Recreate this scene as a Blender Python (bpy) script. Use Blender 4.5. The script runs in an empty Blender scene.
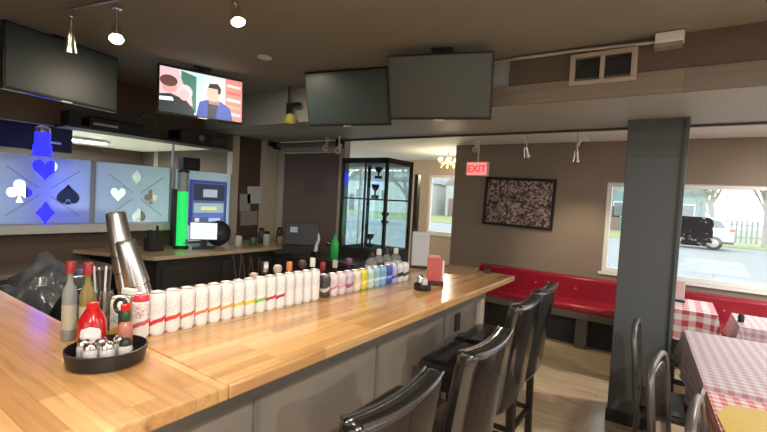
import bpy, bmesh, math, random
from mathutils import Vector, Matrix
random.seed(7)
S = bpy.context.scene
C = S.collection
PI = math.pi

# ------------------------------------------------------------------ materials
def new_mat(name):
    m = bpy.data.materials.new(name); m.use_nodes = True
    nt = m.node_tree
    return m, nt, nt.nodes['Principled BSDF']

def N(nt, kind, **kw):
    n = nt.nodes.new(kind)
    for k, v in kw.items():
        if k in n.inputs: n.inputs[k].default_value = v
        else: setattr(n, k, v)
    return n

def rgba(c): return (c[0], c[1], c[2], 1)

_cache = {}
def pm(color, rough=.5, metal=0., var=.12, scale=6., coat=0., bump=0., name='paint', spec=.5):
    """plain surface with slight procedural mottling"""
    key = (tuple(color), rough, metal, var, scale, coat, bump, spec)
    if key in _cache: return _cache[key]
    m, nt, b = new_mat(name)
    tc = N(nt, 'ShaderNodeTexCoord'); no = N(nt, 'ShaderNodeTexNoise', Scale=scale, Detail=4.)
    nt.links.new(tc.outputs['Object'], no.inputs['Vector'])
    mx = N(nt, 'ShaderNodeMix', data_type='RGBA')
    lo = [max(0, c * (1 - var)) for c in color]; hi = [min(1, c * (1 + var)) for c in color]
    mx.inputs[6].default_value = rgba(lo); mx.inputs[7].default_value = rgba(hi)
    nt.links.new(no.outputs['Fac'], mx.inputs[0]); nt.links.new(mx.outputs[2], b.inputs['Base Color'])
    b.inputs['Roughness'].default_value = rough; b.inputs['Metallic'].default_value = metal
    b.inputs['Coat Weight'].default_value = coat; b.inputs['Specular IOR Level'].default_value = spec
    if bump:
        bp = N(nt, 'ShaderNodeBump', Strength=bump, Distance=.01)
        n2 = N(nt, 'ShaderNodeTexNoise', Scale=scale * 12, Detail=3.)
        nt.links.new(tc.outputs['Object'], n2.inputs['Vector'])
        nt.links.new(n2.outputs['Fac'], bp.inputs['Height']); nt.links.new(bp.outputs['Normal'], b.inputs['Normal'])
    _cache[key] = m
    return m

def emit(color, strength, name='lit'):
    m, nt, b = new_mat(name)
    b.inputs['Base Color'].default_value = rgba([c * .5 for c in color])
    b.inputs['Emission Color'].default_value = rgba(color); b.inputs['Emission Strength'].default_value = strength
    return m

def glass_mat(tint=(1, 1, 1), gloss=.08, rough=.02, name='clear_glass'):
    m = bpy.data.materials.new(name); m.use_nodes = True; nt = m.node_tree
    nt.nodes.clear()
    o = N(nt, 'ShaderNodeOutputMaterial'); mx = N(nt, 'ShaderNodeMixShader', Fac=gloss)
    t = N(nt, 'ShaderNodeBsdfTransparent', Color=rgba(tint)); g = N(nt, 'ShaderNodeBsdfGlossy', Roughness=rough)
    nt.links.new(t.outputs[0], mx.inputs[1]); nt.links.new(g.outputs[0], mx.inputs[2]); nt.links.new(mx.outputs[0], o.inputs[0])
    return m

def frosted_mat(name='frosted_glass'):
    m = bpy.data.materials.new(name); m.use_nodes = True; nt = m.node_tree
    nt.nodes.clear()
    o = N(nt, 'ShaderNodeOutputMaterial'); mx = N(nt, 'ShaderNodeMixShader', Fac=.45)
    t = N(nt, 'ShaderNodeBsdfTranslucent', Color=(.80, .90, .95, 1)); d = N(nt, 'ShaderNodeBsdfDiffuse', Color=(.50, .60, .64, 1))
    nt.links.new(t.outputs[0], mx.inputs[1]); nt.links.new(d.outputs[0], mx.inputs[2]); nt.links.new(mx.outputs[0], o.inputs[0])
    return m

def wood_mat(c1, c2, along='Y', stave=.045, length=.45, rough=.22, name='butcher_block', mortar=.0006, gap=(.30, .17, .07), coat=.3):
    m, nt, b = new_mat(name)
    tc = N(nt, 'ShaderNodeTexCoord'); mp = N(nt, 'ShaderNodeMapping')
    if along == 'Y': mp.inputs['Rotation'].default_value = (0, 0, PI / 2)
    if along == 'Z': mp.inputs['Rotation'].default_value = (PI / 2, 0, PI / 2)
    nt.links.new(tc.outputs['Object'], mp.inputs['Vector'])
    br = N(nt, 'ShaderNodeTexBrick', Color1=rgba(c1), Color2=rgba(c2), Mortar=rgba(gap))
    br.inputs['Scale'].default_value = 1; br.inputs['Mortar Size'].default_value = mortar
    br.inputs['Brick Width'].default_value = length; br.inputs['Row Height'].default_value = stave
    br.inputs['Bias'].default_value = -.1; br.offset = .37; br.offset_frequency = 3
    nt.links.new(mp.outputs[0], br.inputs['Vector'])
    m2 = N(nt, 'ShaderNodeMapping'); m2.inputs['Scale'].default_value = (3, 60, 60)
    nt.links.new(mp.outputs[0], m2.inputs['Vector'])
    no = N(nt, 'ShaderNodeTexNoise', Scale=1., Detail=5., Distortion=.6)
    nt.links.new(m2.outputs[0], no.inputs['Vector'])
    m3 = N(nt, 'ShaderNodeMapping'); m3.inputs['Scale'].default_value = (2.2, 14, 14)
    nt.links.new(mp.outputs[0], m3.inputs['Vector'])
    n3 = N(nt, 'ShaderNodeTexNoise', Scale=1., Detail=2.)
    nt.links.new(m3.outputs[0], n3.inputs['Vector'])
    r3 = N(nt, 'ShaderNodeMapRange'); r3.inputs[1].default_value = .60; r3.inputs[2].default_value = .74; r3.inputs[3].default_value = 1; r3.inputs[4].default_value = .62
    nt.links.new(n3.outputs['Fac'], r3.inputs[0])
    rr = N(nt, 'ShaderNodeMapRange'); rr.inputs[1].default_value = .3; rr.inputs[2].default_value = .7; rr.inputs[3].default_value = .84; rr.inputs[4].default_value = 1.1
    nt.links.new(no.outputs['Fac'], rr.inputs[0])
    mu = N(nt, 'ShaderNodeMath', operation='MULTIPLY'); nt.links.new(rr.outputs[0], mu.inputs[0]); nt.links.new(r3.outputs[0], mu.inputs[1])
    mx = N(nt, 'ShaderNodeVectorMath', operation='SCALE')
    nt.links.new(br.outputs['Color'], mx.inputs[0]); nt.links.new(mu.outputs[0], mx.inputs['Scale'])
    nt.links.new(mx.outputs[0], b.inputs['Base Color'])
    b.inputs['Roughness'].default_value = rough; b.inputs['Coat Weight'].default_value = coat; b.inputs['Coat Roughness'].default_value = .12
    return m

def gingham_mat(size=.05, red=(.55, .035, .05), pale=(.78, .70, .70), name='gingham'):
    m, nt, b = new_mat(name)
    uv = N(nt, 'ShaderNodeUVMap', uv_map='UVMap'); sp = N(nt, 'ShaderNodeSeparateXYZ')
    nt.links.new(uv.outputs[0], sp.inputs[0])
    hs = []
    for i in (0, 1):
        d = N(nt, 'ShaderNodeMath', operation='DIVIDE'); d.inputs[1].default_value = size * 2
        f = N(nt, 'ShaderNodeMath', operation='FRACT'); g = N(nt, 'ShaderNodeMath', operation='GREATER_THAN'); g.inputs[1].default_value = .5
        nt.links.new(sp.outputs[i], d.inputs[0]); nt.links.new(d.outputs[0], f.inputs[0]); nt.links.new(f.outputs[0], g.inputs[0]); hs.append(g)
    a = N(nt, 'ShaderNodeMath', operation='ADD'); nt.links.new(hs[0].outputs[0], a.inputs[0]); nt.links.new(hs[1].outputs[0], a.inputs[1])
    h = N(nt, 'ShaderNodeMath', operation='MULTIPLY'); h.inputs[1].default_value = .5; nt.links.new(a.outputs[0], h.inputs[0])
    mx = N(nt, 'ShaderNodeMix', data_type='RGBA'); mx.inputs[6].default_value = rgba(pale); mx.inputs[7].default_value = rgba(red)
    nt.links.new(h.outputs[0], mx.inputs[0]); nt.links.new(mx.outputs[2], b.inputs['Base Color'])
    b.inputs['Roughness'].default_value = .38
    return m

def can_mat(base, band, band_z=.30, slope=.10, width=.10, scribble=(.5, .5, .5), name='can_print', top=None):
    m, nt, b = new_mat(name)
    tc = N(nt, 'ShaderNodeTexCoord'); sp = N(nt, 'ShaderNodeSeparateXYZ'); nt.links.new(tc.outputs['Generated'], sp.inputs[0])
    no = N(nt, 'ShaderNodeTexNoise', Scale=2.4, Detail=1.); nt.links.new(tc.outputs['Generated'], no.inputs['Vector'])
    # slanted colour wave round the lower third
    s1 = N(nt, 'ShaderNodeMath', operation='MULTIPLY_ADD'); s1.inputs[1].default_value = -slope; nt.links.new(sp.outputs[1], s1.inputs[0]); nt.links.new(sp.outputs[2], s1.inputs[2])
    s2 = N(nt, 'ShaderNodeMath', operation='MULTIPLY_ADD'); s2.inputs[1].default_value = .10; nt.links.new(no.outputs['Fac'], s2.inputs[0]); nt.links.new(s1.outputs[0], s2.inputs[2])
    cm = N(nt, 'ShaderNodeMath', operation='COMPARE'); cm.inputs[1].default_value = band_z; cm.inputs[2].default_value = width / 2
    nt.links.new(s2.outputs[0], cm.inputs[0])
    # grey script in the upper half
    mp = N(nt, 'ShaderNodeMapping'); mp.inputs['Scale'].default_value = (1., 1., 2.2); nt.links.new(tc.outputs['Generated'], mp.inputs['Vector'])
    n2 = N(nt, 'ShaderNodeTexNoise', Scale=5., Detail=1., Distortion=1.2); nt.links.new(mp.outputs[0], n2.inputs['Vector'])
    sc = N(nt, 'ShaderNodeMath', operation='COMPARE'); sc.inputs[1].default_value = .5; sc.inputs[2].default_value = .045; nt.links.new(n2.outputs['Fac'], sc.inputs[0])
    up = N(nt, 'ShaderNodeMath', operation='COMPARE'); up.inputs[1].default_value = .66; up.inputs[2].default_value = .16; nt.links.new(sp.outputs[2], up.inputs[0])
    su = N(nt, 'ShaderNodeMath', operation='MULTIPLY'); nt.links.new(sc.outputs[0], su.inputs[0]); nt.links.new(up.outputs[0], su.inputs[1])
    m1 = N(nt, 'ShaderNodeMix', data_type='RGBA'); m1.inputs[6].default_value = rgba(base); m1.inputs[7].default_value = rgba(scribble); nt.links.new(su.outputs[0], m1.inputs[0])
    m2 = N(nt, 'ShaderNodeMix', data_type='RGBA'); m2.inputs[7].default_value = rgba(band); nt.links.new(m1.outputs[2], m2.inputs[6]); nt.links.new(cm.outputs[0], m2.inputs[0])
    last = m2
    if top:
        gt = N(nt, 'ShaderNodeMath', operation='GREATER_THAN'); gt.inputs[1].default_value = .86; nt.links.new(sp.outputs[2], gt.inputs[0])
        m3 = N(nt, 'ShaderNodeMix', data_type='RGBA'); m3.inputs[7].default_value = rgba(top); nt.links.new(m2.outputs[2], m3.inputs[6]); nt.links.new(gt.outputs[0], m3.inputs[0]); last = m3
    nt.links.new(last.outputs[2], b.inputs['Base Color'])
    b.inputs['Roughness'].default_value = .3
    return m

def city_mat():
    m, nt, b = new_mat('aerial_print')
    tc = N(nt, 'ShaderNodeTexCoord')
    v = N(nt, 'ShaderNodeTexVoronoi', Scale=42., distance='CHEBYCHEV'); nt.links.new(tc.outputs['Object'], v.inputs['Vector'])
    n = N(nt, 'ShaderNodeTexNoise', Scale=5., Detail=6.); nt.links.new(tc.outputs['Object'], n.inputs['Vector'])
    sp = N(nt, 'ShaderNodeSeparateColor'); nt.links.new(v.outputs['Color'], sp.inputs[0])
    a = N(nt, 'ShaderNodeMath', operation='MULTIPLY'); nt.links.new(sp.outputs[0], a.inputs[0]); nt.links.new(n.outputs['Fac'], a.inputs[1])
    cr = N(nt, 'ShaderNodeValToRGB'); nt.links.new(a.outputs[0], cr.inputs[0])
    e = cr.color_ramp.elements
    e[0].position = .0; e[0].color = (.03, .02, .02, 1); e[1].position = .62; e[1].color = (.62, .55, .50, 1)
    k = e.new(.14); k.color = (.09, .055, .05, 1); k = e.new(.24); k.color = (.22, .14, .12, 1); k = e.new(.38); k.color = (.38, .30, .28, 1)
    nt.links.new(cr.outputs[0], b.inputs['Base Color']); b.inputs['Roughness'].default_value = .3
    return m

def speck_mat():
    m, nt, b = new_mat('black_flecked')
    tc = N(nt, 'ShaderNodeTexCoord'); n = N(nt, 'ShaderNodeTexNoise', Scale=34., Detail=3.); nt.links.new(tc.outputs['Object'], n.inputs['Vector'])
    n2 = N(nt, 'ShaderNodeTexNoise', Scale=5., Detail=0.); nt.links.new(tc.outputs['Object'], n2.inputs['Vector'])
    mu = N(nt, 'ShaderNodeMath', operation='MULTIPLY'); nt.links.new(n.outputs['Fac'], mu.inputs[0]); nt.links.new(n2.outputs['Fac'], mu.inputs[1])
    cr = N(nt, 'ShaderNodeValToRGB'); nt.links.new(mu.outputs[0], cr.inputs[0])
    e = cr.color_ramp.elements; e[0].position = .33; e[0].color = (.008, .01, .016, 1); e[1].position = .40; e[1].color = (.55, .58, .62, 1)
    nt.links.new(cr.outputs[0], b.inputs['Base Color']); b.inputs['Roughness'].default_value = .5
    return m

# ------------------------------------------------------------------ mesh builder
class MB:
    def __init__(s): s.bm = bmesh.new()
    def _xf(s, vs, M):
        if M is not None: bmesh.ops.transform(s.bm, matrix=M, verts=vs)
        return s
    def box(s, c, d, rz=0, M=None):
        r = bmesh.ops.create_cube(s.bm, size=1)
        mt = Matrix.Translation(c) @ Matrix.Rotation(rz, 4, 'Z') @ Matrix.Diagonal((d[0], d[1], d[2], 1))
        if M is not None: mt = M @ mt
        bmesh.ops.transform(s.bm, matrix=mt, verts=r['verts']); return s
    def span(s, a, b, M=None):
        return s.box([(a[i] + b[i]) / 2 for i in range(3)], [abs(b[i] - a[i]) for i in range(3)], M=M)
    def lathe(s, prof, seg=20, o=(0, 0, 0), M=None, caps=True):
        rings = []; new = []
        for r, z in prof:
            ring = [s.bm.verts.new((o[0] + r * math.cos(2 * PI * k / seg), o[1] + r * math.sin(2 * PI * k / seg), o[2] + z)) for k in range(seg)]
            rings.append(ring); new += ring
        for a, b in zip(rings, rings[1:]):
            for k in range(seg):
                s.bm.faces.new((a[k], a[(k + 1) % seg], b[(k + 1) % seg], b[k]))
        if caps:
            s.bm.faces.new(list(reversed(rings[0]))); s.bm.faces.new(rings[-1])
        return s._xf(new, M)
    def cyl(s, a, b, r, r2=None, seg=12):
        a, b = Vector(a), Vector(b); d = b - a
        q = d.to_track_quat('Z', 'Y').to_matrix().to_4x4()
        return s.lathe([(r, 0), (r if r2 is None else r2, d.length)], seg, M=Matrix.Translation(a) @ q)
    def tube(s, pts, r, seg=8, close=False):
        pts = [Vector(p) for p in pts]; rings = []; n = len(pts)
        up = None
        for i, p in enumerate(pts):
            if close: t = pts[(i + 1) % n] - pts[i - 1]
            else: t = pts[min(i + 1, n - 1)] - pts[max(i - 1, 0)]
            t.normalize()
            if up is None:
                up = Vector((0, 0, 1)) if abs(t.z) < .9 else Vector((1, 0, 0))
            x = t.cross(up).normalized(); up = x.cross(t).normalized()
            rr = r[i] if isinstance(r, (list, tuple)) else r
            rings.append([s.bm.verts.new(p + x * rr * math.cos(2 * PI * k / seg) + up * rr * math.sin(2 * PI * k / seg)) for k in range(seg)])
        pairs = list(zip(rings, rings[1:])) + ([(rings[-1], rings[0])] if close else [])
        for a, b in pairs:
            for k in range(seg): s.bm.faces.new((a[k], a[(k + 1) % seg], b[(k + 1) % seg], b[k]))
        if not close:
            s.bm.faces.new(list(reversed(rings[0]))); s.bm.faces.new(rings[-1])
        return s
    def prism(s, poly, z0, z1, M=None):
        a = [s.bm.verts.new((x, y, z0)) for x, y in poly]; b = [s.bm.verts.new((x, y, z1)) for x, y in poly]
        n = len(poly)
        s.bm.faces.new(list(reversed(a))); s.bm.faces.new(b)
        for i in range(n): s.bm.faces.new((a[i], a[(i + 1) % n], b[(i + 1) % n], b[i]))
        return s._xf(a + b, M)
    def ball(s, c, r, seg=14, sc=(1, 1, 1)):
        v = bmesh.ops.create_uvsphere(s.bm, u_segments=seg, v_segments=max(6, seg // 2), radius=r)['verts']
        bmesh.ops.transform(s.bm, matrix=Matrix.Translation(c) @ Matrix.Diagonal((*sc, 1)), verts=v); return s
    def build(s, name, mat, parent=None, bevel=0., smooth=None, loc=None, rot=None, sub=0):
        bmesh.ops.recalc_face_normals(s.bm, faces=s.bm.faces)
        me = bpy.data.meshes.new(name); s.bm.to_mesh(me); s.bm.free()
        o = bpy.data.objects.new(name, me); C.objects.link(o)
        mats = mat if isinstance(mat, list) else [mat]
        for m in mats: me.materials.append(m)
        if parent is not None: o.parent = parent
        if loc is not None: o.location = loc
        if rot is not None: o.rotation_euler = rot
        if bevel:
            b = o.modifiers.new('bevel', 'BEVEL'); b.width = bevel; b.segments = 3; b.limit_method = 'ANGLE'; b.angle_limit = math.radians(40)
        if sub:
            q = o.modifiers.new('sub', 'SUBSURF'); q.levels = sub; q.render_levels = sub
        if smooth or bevel or sub:
            for p in me.polygons: p.use_smooth = True
            if not sub:
                try: me.set_sharp_from_angle(angle=math.radians(42))
                except Exception: pass
        return o

def tag(o, label, cat, group=None, kind=None):
    o['label'] = label; o['category'] = cat
    if group: o['group'] = group
    if kind: o['kind'] = kind
    return o
def thing(name, label, cat, loc=(0, 0, 0), rz=0, group=None):
    o = bpy.data.objects.new(name, None); o.empty_display_size = .1; C.objects.link(o)
    o.location = loc; o.rotation_euler = (0, 0, rz)
    return tag(o, label, cat, group)
def solo(name, mb, mat, label, cat, group=None, **kw):
    return tag(mb.build(name, mat, None, **kw), label, cat, group)
STRUCT = {}
def struct(name, mb, mat, label=None, cat=None, **kw):
    o = mb.build(name, mat, None, **kw); o['kind'] = 'structure'
    if label: o['label'] = label
    if cat: o['category'] = cat
    return o
def dup(root, loc, rz=None, label=None):
    r = root.copy(); C.objects.link(r); r.location = loc
    if rz is not None: r.rotation_euler = (0, 0, rz)
    if label: r['label'] = label
    for ch in list(root.children):
        c = ch.copy(); C.objects.link(c); c.parent = r
        for g in ch.children:
            d = g.copy(); C.objects.link(d); d.parent = c
    return r
def light(name, kind, loc, energy, color, parent=None, size=.1, spot=None, target=None, blend=.5, shape=None):
    l = bpy.data.lights.new(name, kind); l.energy = energy; l.color = color
    if kind == 'AREA':
        l.size = size
        if shape: l.shape = 'RECTANGLE'; l.size_y = shape
        else: l.shape = 'DISK'
    else: l.shadow_soft_size = size
    if kind == 'SPOT': l.spot_size = math.radians(spot); l.spot_blend = blend
    o = bpy.data.objects.new(name, l); C.objects.link(o); o.location = loc
    if target is not None:
        d = Vector(target) - Vector(loc); o.rotation_euler = d.to_track_quat('-Z', 'Y').to_euler()
    if parent is not None: o.parent = parent
    return o

# palette
M_ceil = pm((.235, .228, .188), .8, var=.08, scale=2, name='ceiling_paint')
M_ceil2 = pm((.66, .73, .74), .8, var=.04, scale=2, name='pale_ceiling')
M_wall = pm((.255, .205, .158), .75, var=.06, scale=3, name='taupe_wall')
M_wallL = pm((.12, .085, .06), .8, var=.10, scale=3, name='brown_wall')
M_beige = pm((.50, .43, .34), .75, var=.06, scale=3, name='beige_wall')
M_soff = pm((.36, .385, .36), .55, var=.06, scale=2, name='soffit_paint')
M_col = pm((.085, .092, .096), .6, var=.06, scale=4, name='charcoal_column')
M_white = pm((.75, .76, .75), .45, var=.03, name='white_paint')
M_trimw = pm((.80, .82, .80), .4, var=.02, name='window_frame_paint')
M_black = pm((.012, .012, .013), .4, var=.2, name='black_plastic')
M_blackm = pm((.018, .018, .019), .7, var=.2, name='black_matt')
M_dark = pm((.022, .019, .017), .6, var=.2, name='dark_cabinet')
M_leather = pm((.007, .006, .006), .24, var=.25, scale=14, bump=.10, name='black_leather', spec=.65, coat=.6)
M_leg = pm((.015, .010, .008), .35, var=.2, name='espresso_wood')
M_chrome = pm((.75, .74, .72), .18, 1., var=.05, name='chrome')
M_steel = pm((.62, .60, .57), .27, 1., var=.08, scale=20, name='brushed_steel')
M_red = pm((.31, .010, .028), .26, var=.12, scale=4, coat=.2, name='red_vinyl')
M_redp = pm((.50, .012, .012), .3, var=.05, name='red_plastic')
M_glass = glass_mat()
M_frost = frosted_mat()
M_screen = pm((.026, .048, .052), .36, var=.05, name='dead_screen', spec=.9)
M_bulb = emit((1., .82, .58), 25, 'bulb')
M_alu = pm((.80, .80, .79), .3, .9, var=.03, name='can_lid')

# ------------------------------------------------------------------ room shell
def wall_open(mb, axis, pos, thick, u0, u1, z0, z1, holes):
    """wall in plane axis=pos with rectangular openings (ua,ub,za,zb), not overlapping in u"""
    def put(a, b, c, d):
        if b - a < 1e-4 or d - c < 1e-4: return
        if axis == 'Y': mb.span((a, pos, c), (b, pos + thick, d))
        else: mb.span((pos, a, c), (pos + thick, b, d))
    cur = u0
    for (a, b, c, d) in sorted(holes):
        put(cur, a, z0, z1); put(a, b, z0, c); put(a, b, d, z1); cur = b
    put(cur, u1, z0, z1)
    return mb

ZC = 2.58
fl = wood_mat((.66, .51, .33), (.57, .43, .27), 'X', .19, 1.2, .22, 'plank_floor', .002, (.30, .22, .15), coat=.15)
struct('floor', MB().span((-7.7, -2.6, -.08), (3.3, 8.0, 0)), fl)
struct('ceiling', MB().span((-4.6, -2.6, ZC), (3.3, 3.93, ZC + .1)), M_ceil)
struct('ceiling', MB().span((-7.7, 3.93, 2.42), (3.3, 8.0, 2.52)), M_ceil2)
# soffit duct crossing the room above the bar end
struct('trim_1', MB().span((-4.5, 2.87, 2.262), (3.2, 3.93, ZC)), M_soff, 'grey boxed soffit crossing the ceiling above the bar end', 'soffit')
M_plank = wood_mat((.235, .195, .145), (.15, .125, .092), 'X', .12, 3., .6, 'barn_plank', .001, (.1, .08, .06), coat=0)
struct('trim_2', MB().span((-1.12, 2.845, 2.255), (3.2, 2.87, 2.385)), M_plank, 'rough pale plank along the bottom of the soffit face', 'trim', bevel=.004)
struct('trim_3', MB().span((-.98, 2.86, 2.385), (3.2, 2.87, ZC)), pm((.115, .082, .06), .7, var=.15, scale=4, name='brown_board'), 'brown board face of the soffit above the pale plank', 'trim')
struct('trim_4', MB().span((-3.3, 3.93, 2.245), (3.2, 3.965, 2.29)), pm((.06, .065, .06), .6, name='soffit_edge'), 'dark edge strip along the rear of the soffit', 'trim')
# back wall with the dining window
wb = wall_open(MB(), 'Y', 5.75, .14, -2.69, 3.3, 0, 2.42, [(-.68, 2.55, .85, 1.93)])
struct('wall_back', wb, M_wall)
struct('wall_alcove', MB().span((-2.69, 5.89, 0), (-2.55, 7.8, 2.42)), M_wall)
wa = wall_open(MB(), 'Y', 7.7, .14, -7.7, -2.55, 0, 2.42, [(-7.4, -4.62, .35, 2.28), (-4.17, -3.5, .93, 2.12)])
struct('wall_alcove', wa, M_beige)
struct('wall_alcove', wall_open(MB(), 'X', -7.7, .14, 3.95, 7.7, 0, 2.42, [(4.5, 7.4, .35, 2.28)]), M_beige)
# right and front walls, with the windows that light the dining side
wr = wall_open(MB(), 'X', 3.2, .14, -2.5, 5.75, 0, ZC, [(-.6, 1.4, .85, 2.0), (2.0, 4.6, .85, 2.0)])
struct('wall_right', wr, M_wall)
wf = wall_open(MB(), 'Y', -2.64, .14, -4.5, 3.3, 0, ZC, [(-1.2, 2.4, .85, 2.1)])
struct('wall_front', wf, M_wall)
# left wall: solid ends, half wall under the glass, bulkhead over it
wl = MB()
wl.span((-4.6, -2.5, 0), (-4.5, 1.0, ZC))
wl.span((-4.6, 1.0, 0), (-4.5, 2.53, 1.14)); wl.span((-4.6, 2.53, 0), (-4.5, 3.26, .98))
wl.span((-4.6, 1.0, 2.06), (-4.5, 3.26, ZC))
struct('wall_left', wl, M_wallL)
struct('wall_left', MB().span((-4.6, 3.26, 0), (-4.5, 3.95, ZC)), M_beige)
struct('trim_5', MB().span((-4.5, 3.36, .9), (-4.485, 3.68, 2.262)), pm((.075, .048, .033), .6, var=.2, name='walnut_panel'), 'dark brown board on the left wall beside the door', 'trim')
struct('trim_6', MB().span((-4.53, 1.0, 1.13), (-4.36, 2.50, 1.205)), pm((.55, .56, .56), .5, name='ledge_paint'), 'pale ledge under the frosted glass panels', 'ledge', bevel=.006)
# door wall behind the register
struct('wall_door', MB().span((-4.6, 3.95, 0), (-4.42, 4.05, 2.26)).span((-4.42, 3.95, 2.13), (-3.3, 4.05, 2.26)).span((-3.38, 3.95, 0), (-3.3, 4.05, 2.13)), M_beige)
d = MB().span((-4.37, 3.985, .02), (-3.38, 4.03, 2.12)).build('door_1', pm((.20, .155, .145), .6, var=.08, scale=2, name='mauve_door')); d['kind'] = 'structure'
MB().span((-4.42, 3.93, 0), (-4.37, 3.99, 2.13)).build('door_frame', pm((.55, .53, .50), .5, name='door_jamb'), d)
MB().cyl((-3.46, 3.985, 1.0), (-3.46, 3.93, 1.0), .025).ball((-3.46, 3.92, 1.0), .03).build('door_knob', M_chrome, d, smooth=True)
# soffit column
cob = MB().span((-.318, 3.62, 0), (.05, 3.95, 2.262))
colo = struct('column', cob, M_col, 'square charcoal column holding up the soffit', 'column', bevel=.006)
MB().span((.018, 3.606, .0), (.030, 3.62, 2.25)).build('corner_strip', M_black, colo)
MB().span((-.326, 3.612, 0), (.058, 3.958, .09)).build('base_plinth', M_black, colo)
MB().span((-.322, 3.616, 1.99), (.054, 3.954, 2.262)).build('top_casing', pm((.075, .085, .08), .6, name='column_cap'), colo, bevel=.004)
struct('baseboard_back', MB().span((-2.69, 5.73, 0), (-2.2, 5.75, .1)), M_dark)

def window(n, axis, pos, u0, u1, z0, z1, bars=(), sill=True):
    f = MB()
    t = .05
    def sp(m, a, b, c, d, p0=-.02, p1=.06):
        if axis == 'Y': m.span((a, pos + p0, c), (b, pos + p1, d))
        else: m.span((pos + p0, a, c), (pos + p1, b, d))
    sp(f, u0, u1, z0, z0 + t); sp(f, u0, u1, z1 - t, z1); sp(f, u0, u0 + t, z0 + t, z1 - t); sp(f, u1 - t, u1, z0 + t, z1 - t)
    for b in bars: sp(f, b - .02, b + .02, z0 + t, z1 - t)
    o = f.build('window_%d' % n, M_trimw); o['kind'] = 'structure'
    p = MB(); sp(p, u0 + t, u1 - t, z0 + t, z1 - t, .018, .022); p.build('pane', M_glass, o)
    if sill:
        s = MB(); sp(s, u0 - .03, u1 + .03, z0 - .03, z0, -.07, .06); s.build('sill', M_trimw, o)
    return o
window(1, 'Y', 5.80, -.68, 2.55, .85, 1.93, bars=())
window(2, 'Y', 7.74, -7.4, -4.62, .35, 2.28, bars=(-5.95,))
window(3, 'Y', 7.74, -4.17, -3.5, .93, 2.12)
window(7, 'X', -7.64, 4.5, 7.4, .35, 2.28, bars=(5.95,), sill=False)
window(4, 'X', 3.24, -.6, 1.4, .85, 2.0, sill=False)
window(5, 'X', 3.24, 2.0, 4.6, .85, 2.0, bars=(3.3,), sill=False)
window(6, 'Y', -2.60, -1.2, 2.4, .85, 2.1, bars=(.6,), sill=False)

# room behind the frosted glass
struct('floor', MB().span((-8.2, .2, -.08), (-7.7, 4.0, 0)), fl)
struct('ceiling', MB().span((-8.2, .2, 2.20), (-4.6, 3.95, 2.3)), M_white)
struct('wall_rear_room', MB().span((-8.2, .2, 1.9), (-8.1, 3.95, 2.2)).span((-8.1, .1, 0), (-4.6, .2, 2.2)).span((-8.2, 3.95, 0), (-4.6, 4.03, 2.2)), pm((.075, .05, .04), .8, var=.08, scale=2, name='wine_wall'))

struct('wall_rear_room', MB().span((-8.2, .2, 0), (-8.1, 3.95, 1.9)), pm((.50, .58, .55), .8, var=.1, scale=1.5, name='pale_wall'))

# ------------------------------------------------------------------ frosted glass panels with card suits
def suit(kind, cx, cy, s):
    P = []
    if kind in ('heart', 'spade'):
        for k in range(40):
            t = 2 * PI * k / 40
            x = 16 * math.sin(t) ** 3; y = 13 * math.cos(t) - 5 * math.cos(2 * t) - 2 * math.cos(3 * t) - math.cos(4 * t)
            P.append((x / 34, (y + 2.5) / 30))
        if kind == 'spade':
            P = [(x, -y) for x, y in P]
            bottom = [p for p in P]
            # cut in a foot: replace the notch vertex by a small flared stem
            i = min(range(len(P)), key=lambda i: abs(P[i][0]) + (0 if P[i][1] < 0 else 9))
            P = P[:i] + [(-.05, -.30), (-.14, -.52), (.14, -.52), (.05, -.30)][::1 if P[i - 1][0] < 0 else -1] + P[i + 1:]
    elif kind == 'diamond':
        P = [(0, .55), (.2, .22), (.38, 0), (.2, -.22), (0, -.55), (-.2, -.22), (-.38, 0), (-.2, .22)]
    else:
        def arc(ax, ay, r, a0, a1, n=12): return [(ax + r * math.cos(math.radians(a0 + (a1 - a0) * k / n)), ay + r * math.sin(math.radians(a0 + (a1 - a0) * k / n))) for k in range(n + 1)]
        P = arc(.24, -.08, .22, -150, 80) + arc(0, .26, .22, -40, 220) + arc(-.24, -.08, .22, 100, 330) + [(-.04, -.28), (-.14, -.52), (.14, -.52), (.04, -.28)]
    return [(cx + x * s, cy + y * s) for x, y in P]

def cut_plate(name, outer, holes, thick, mat, parent):
    cu = bpy.data.curves.new('plate', 'CURVE'); cu.dimensions = '2D'; cu.fill_mode = 'BOTH'; cu.extrude = thick / 2
    for poly in [outer] + holes:
        sp = cu.splines.new('POLY'); sp.points.add(len(poly) - 1); sp.use_cyclic_u = True
        for i, (x, y) in enumerate(poly): sp.points[i].co = (x, y, 0, 1)
    t = bpy.data.objects.new('plate', cu); C.objects.link(t)
    bpy.context.view_layer.update()
    me = bpy.data.meshes.new_from_object(t.evaluated_get(bpy.context.evaluated_depsgraph_get()))
    bpy.data.objects.remove(t); bpy.data.curves.remove(cu)
    me.transform(Matrix(((0, 0, 1, 0), (1, 0, 0, 0), (0, 1, 0, 0), (0, 0, 0, 1))))
    me.materials.clear(); me.materials.append(mat); me.name = name
    o = bpy.data.objects.new(name, me); C.objects.link(o); o.parent = parent
    return o

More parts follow.
